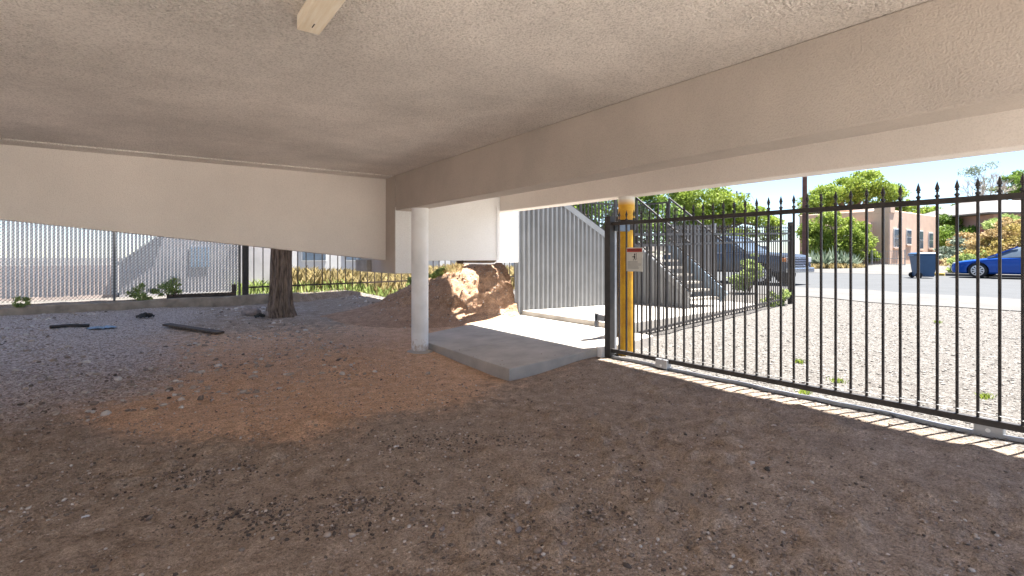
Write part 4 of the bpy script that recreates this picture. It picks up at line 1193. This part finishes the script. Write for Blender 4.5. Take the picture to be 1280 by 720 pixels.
# ------------------------------------------------------------------ wheelie bin
bx, by, _ = pt(1154, 23.6, 0)
bz = h1(bx, 0) + .013
bn = empty('wheelie_bin', (bx, by, bz), 'dark blue wheeled rubbish bin standing at the far side of the street', 'bin', None, R(35))
def taper(m, z0, z1, a0, b0, a1, b1):
    m.add([(-a0, -b0, z0), (a0, -b0, z0), (a0, b0, z0), (-a0, b0, z0), (-a1, -b1, z1), (a1, -b1, z1), (a1, b1, z1), (-a1, b1, z1)], [(0, 3, 2, 1), (4, 5, 6, 7), (0, 1, 5, 4), (1, 2, 6, 5), (2, 3, 7, 6), (3, 0, 4, 7)])
    return m
taper(MB(), .06, 1.06, .36, .30, .47, .40).build('body', M['bin_blue'], bn, bevel=.03)
MB().box((-.50, -.43, 1.061), (.50, .43, 1.12)).add([(-.48, -.41, 1.12), (.48, -.41, 1.12), (.48, .41, 1.12), (-.48, .41, 1.12), (-.40, -.33, 1.17), (.40, -.33, 1.17), (.40, .33, 1.17), (-.40, .33, 1.17)], [(0, 1, 5, 4), (1, 2, 6, 5), (2, 3, 7, 6), (3, 0, 4, 7), (4, 5, 6, 7)]).build('lid', M['bin_blue'], bn, bevel=.015)
MB().box((-.10, -.395, .80), (.10, -.372, .90)).box((-.1, -.372, .66), (.1, -.35, .70)).build('emblem', M['trim_white'], bn)
MB().box((-.4, -.375, .955), (.4, -.40, .99)).build('rim', M['bin_blue'], bn)
MB().tube([(-.38, .46, 1.03), (.38, .46, 1.03)], .018, 8).build('handle', M['bin_blue'], bn)
for s_ in (-1, 1):
    w_ = MB(); w_.lathe((0, 0, 0), [(.13, -.03), (.13, .03)], 20); w_.v = [(s_ * .40 + z_, .30 + x_, .13 + y_) for x_, y_, z_ in w_.v]
    w_.build('wheel', M['tyre'], bn)

# ------------------------------------------------------------------ utility poles
def pole(px, D, zb, h_, r_, label, arm, group, z_arm=None):
    b = pt(px, D, zb)
    t = empty('utility_pole', b, label, 'utility pole', group)
    MB().tube([(b[0], b[1], zb - .3), (b[0], b[1], zb + h_)], [r_, r_ * .75], 12).build('pole', M['pole_wood'], t, b, smooth=True)
    z_ = zb + h_ - .4
    ax = Vector((C, -S, 0))
    m_ = MB().bar(Vector((b[0], b[1], z_)) - ax * arm, Vector((b[0], b[1], z_)) + ax * arm, .12, .12); m_.build('crossarm', M['pole_wood'], t, b)
    for q in (-.9, -.4, .4, .9):
        c_ = Vector((b[0], b[1], z_)) + ax * arm * q
        MB().lathe((c_.x, c_.y, z_ + .06), [(.05, 0), (.06, .1), (.03, .2)], 8).build('insulator', M['galv'], t, b)
    return Vector((b[0], b[1], z_))
grp = 'wooden utility poles'
p1 = pole(1006, 31, .6, 9.5, .155, 'brown wooden utility pole at the far kerb', 1.2, grp)
p2 = pole(921, 75, .8, 10.2, .14, 'far utility pole with a crossarm above the yellow green tree, the nearer of two', 2.0, grp)
p3 = pole(960, 110, .8, 10.2, .14, 'farthest utility pole against the sky', 2.0, grp)
wr_ = MB()
for q in (-.9, .9):
    ax = Vector((C, -S, 0))
    for a_, b_ in ((p2 + ax * 2 * q, p3 + ax * 2 * q),):
        wr_.tube([a_.lerp(b_, k / 12) + up * (.2 - 1.2 * (1 - (2 * k / 12 - 1) ** 2)) for k in range(13)], .018, 5)
a_ = Vector(pt(1020, 31, 9.7)); b_ = Vector(pt(1300, 50, 9.4))
tag(wr_.build('overhead_wire', M['ink']), 'thin black overhead wires between the two far utility poles', 'wire')
w2 = MB(); a_ = Vector(pt(1100, 60, 8.0)); b_ = Vector(pt(1330, 45, 9.6))

# ------------------------------------------------------------------ houses
hu, hv, _ = pt(1112, 38, 0)
h0 = (hu, hv, .85)
hs = empty('adobe_house', h0, 'tan adobe house with a flat roof and white framed windows across the street', 'house')
MB().box((hu, hv, .3), (hu + 10.5, hv + 6.5, 4.95)).build('wall', M['adobe'], hs, h0, bevel=.08)
MB().box((hu - .6, hv + 1.05, .3), (hu - .002, hv + 6.0, 4.0)).build('porch', M['adobe'], hs, h0, bevel=.06)
MB().box((hu - .02, hv - .06, 4.7), (hu + .9, hv + 1.0, 5.45)).build('parapet', M['adobe'], hs, h0, bevel=.05)
MB().box((hu + 3.0, hv + 3.6, 4.96), (hu + 3.9, hv + 4.6, 5.75)).build('chimney', M['adobe'], hs, h0, bevel=.05)
MB().box((hu + 1.6, hv + 1.9, 4.96), (hu + 2.6, hv + 2.9, 5.6)).build('roof_cooler', M['trim_white'], hs, h0, bevel=.03)
def house_window(x, z0, z1, w_):
    fr = MB().box((x - .08, hv - .05, z0 - .08), (x + w_ + .08, hv - .002, z1 + .08)).build('window', M['trim_white'], hs, h0)
    p_ = MB()
    p_.box((x, hv - .07, z0), (x + w_, hv - .051, (z0 + z1) / 2 - .03)); p_.box((x, hv - .07, (z0 + z1) / 2 + .03), (x + w_, hv - .051, z1))
    p_.build('pane', M['pane'], fr, h0)
    MB().box((x - .14, hv - .12, z0 - .18), (x + w_ + .14, hv - .002, z0 - .09)).build('sill', M['adobe'], fr, h0)
for x, z0, z1, w_ in ((.8, 2.2, 3.5, .95), (3.4, 2.45, 3.5, .85), (5.9, 2.1, 3.5, 1.0), (8.4, 2.2, 3.4, .9)):
    house_window(hu + x, z0, z1, w_)
MB().lathe((hu + 1.9, hv - .1, 4.2), [(.05, 0), (.1, .06), (.1, .2), (.03, .26)], 10).build('wall_lamp', M['trim_white'], hs, h0)
fr = MB().box((hu - .66, hv + 1.5, 1.9), (hu - .602, hv + 2.9, 3.1)).build('window', M['trim_white'], hs, h0)
MB().box((hu - .68, hv + 1.58, 1.98), (hu - .661, hv + 2.17, 3.02)).box((hu - .68, hv + 2.23, 1.98), (hu - .661, hv + 2.82, 3.02)).build('pane', M['pane'], fr, h0)
# yard fence before the house
yf = empty('yard_fence', (hu - 1.8, hv + .5, .8), 'low grey wire fence before the tan adobe house', 'fence')
Y0 = yf.location; m = MB()
for k in range(26):
    y = hv - 1.5 + k * .16
    m.box((hu - 1.805, y, .7), (hu - 1.795, y + .012, 1.85))
for z in (.9, 1.3, 1.84): m.box((hu - 1.81, hv - 1.5, z), (hu - 1.79, hv + 2.6, z + .03))
m.build('mesh', M['galv'], yf, Y0)
for y in (hv - 1.5, hv + .5, hv + 2.6):
    MB().lathe((hu - 1.8, y, .6), [(.035, 0), (.035, 1.35)], 8).build('post', M['galv'], yf, Y0)

# pink house on the bank
ph_ = pt(1243, 43, 2.9)
p0 = (ph_[0], ph_[1], 2.9)
phs = empty('pink_house', p0, 'pink stucco house with a pale shingle roof up on the bank behind the blue car', 'house')
a_ = Vector(p0)
def loc_(x, y, z): return (a_.x + x * C + y * S, a_.y - x * S + y * C, z)   # x to the right, y away
def qbox(mb, x0, x1, y0, y1, z0, z1):
    k = [loc_(x, y, z) for z in (z0, z1) for x, y in ((x0, y0), (x1, y0), (x1, y1), (x0, y1))]
    return mb.add(k, [(0, 3, 2, 1), (4, 5, 6, 7), (0, 1, 5, 4), (1, 2, 6, 5), (2, 3, 7, 6), (3, 0, 4, 7)])
qbox(MB(), 0, 9, 0, 7, 2.0, 5.1).build('wall', M['pink_wall'], phs, p0)
rf = MB(); k = [loc_(*q) for q in ((-1.3, -1.0, 5.0), (10, -1.0, 5.0), (10, 8, 5.0), (-1.3, 8, 5.0), (.6, 3.0, 6.5), (8.5, 3.0, 6.5), (-1.3, -1, 5.12), (10, -1, 5.12), (10, 8, 5.12), (-1.3, 8, 5.12))]
rf.add(k, [(0, 1, 2, 3), (0, 1, 7, 6), (1, 2, 8, 7), (2, 3, 9, 8), (3, 0, 6, 9), (6, 7, 5, 4), (7, 8, 5), (8, 9, 4, 5), (9, 6, 4)])
rf.build('roof', M['shingle'], phs, p0)
fr = qbox(MB(), 1.9, 3.9, -.06, -.002, 3.4, 4.8).build('window', M['trim_white'], phs, p0)
qbox(qbox(MB(), 2.0, 2.85, -.08, -.061, 3.5, 4.7), 2.95, 3.8, -.08, -.061, 3.5, 4.7).build('pane', M['pane'], fr, p0)
w0 = pt(1234, 42.5, 2.2)
a_ = Vector(w0)
tag(qbox(MB(), -.55, .35, -.1, .1, 1.9, 3.95).build('garden_pillar', M['red_block'], bevel=.02), 'short reddish block wall left of the pink house', 'wall')
a_ = Vector(pt(1172, 34.6, .6))
tag(qbox(MB(), -.2, 1.1, -.12, .12, .4, 1.25).build('yard_wall', M['red_block'], bevel=.03), 'low red yard wall behind the blue bin', 'wall')

# ------------------------------------------------------------------ camera, light, render settings
cam = bpy.data.cameras.new('camera'); co = bpy.data.objects.new('camera', cam); col.objects.link(co)
co.location = (0, 0, ZC); co.rotation_euler = (R(90), 0, -ANG)
cam.sensor_width = 36; cam.lens = 18; cam.shift_y = -.03125; cam.clip_end = 2000; cam.clip_start = .05
sc.camera = co

EL = R(71.5)
az = Vector((.945, -.327)).normalized()
sd_ = Vector((az.x * math.cos(EL), az.y * math.cos(EL), math.sin(EL)))
sun = bpy.data.lights.new('sun', 'SUN'); so = bpy.data.objects.new('sun', sun); col.objects.link(so)
sun.energy = 5.0; sun.angle = R(.5); sun.color = (1, .955, .88)
so.rotation_euler = sd_.to_track_quat('Z', 'Y').to_euler(); so.location = (10, 0, 20)

w = bpy.data.worlds.new('World'); sc.world = w; w.use_nodes = True
nt = w.node_tree
sky = nt.nodes.new('ShaderNodeTexSky'); sky.sky_type = 'NISHITA'; sky.sun_disc = False
sky.sun_elevation = EL; sky.sun_rotation = math.atan2(az.x, az.y)
sky.dust_density = .1; sky.ozone_density = 1.0; sky.altitude = 2500; sky.air_density = .62; sky.air_density = 1.0
nt.links.new(sky.outputs[0], nt.nodes['Background'].inputs[0])
nt.nodes['Background'].inputs[1].default_value = .05

sc.view_settings.view_transform = 'Standard'; sc.view_settings.look = 'None'
sc.view_settings.exposure = 2.5; sc.view_settings.gamma = 1; sc.view_settings.use_curve_mapping = False
sc.render.engine = 'CYCLES'
cy = sc.cycles
cy.max_bounces = 14; cy.diffuse_bounces = 10; cy.glossy_bounces = 4; cy.transmission_bounces = 4; cy.transparent_max_bounces = 8
cy.use_denoising = True; cy.denoiser = 'OPENIMAGEDENOISE'
cy.sample_clamp_indirect = 10
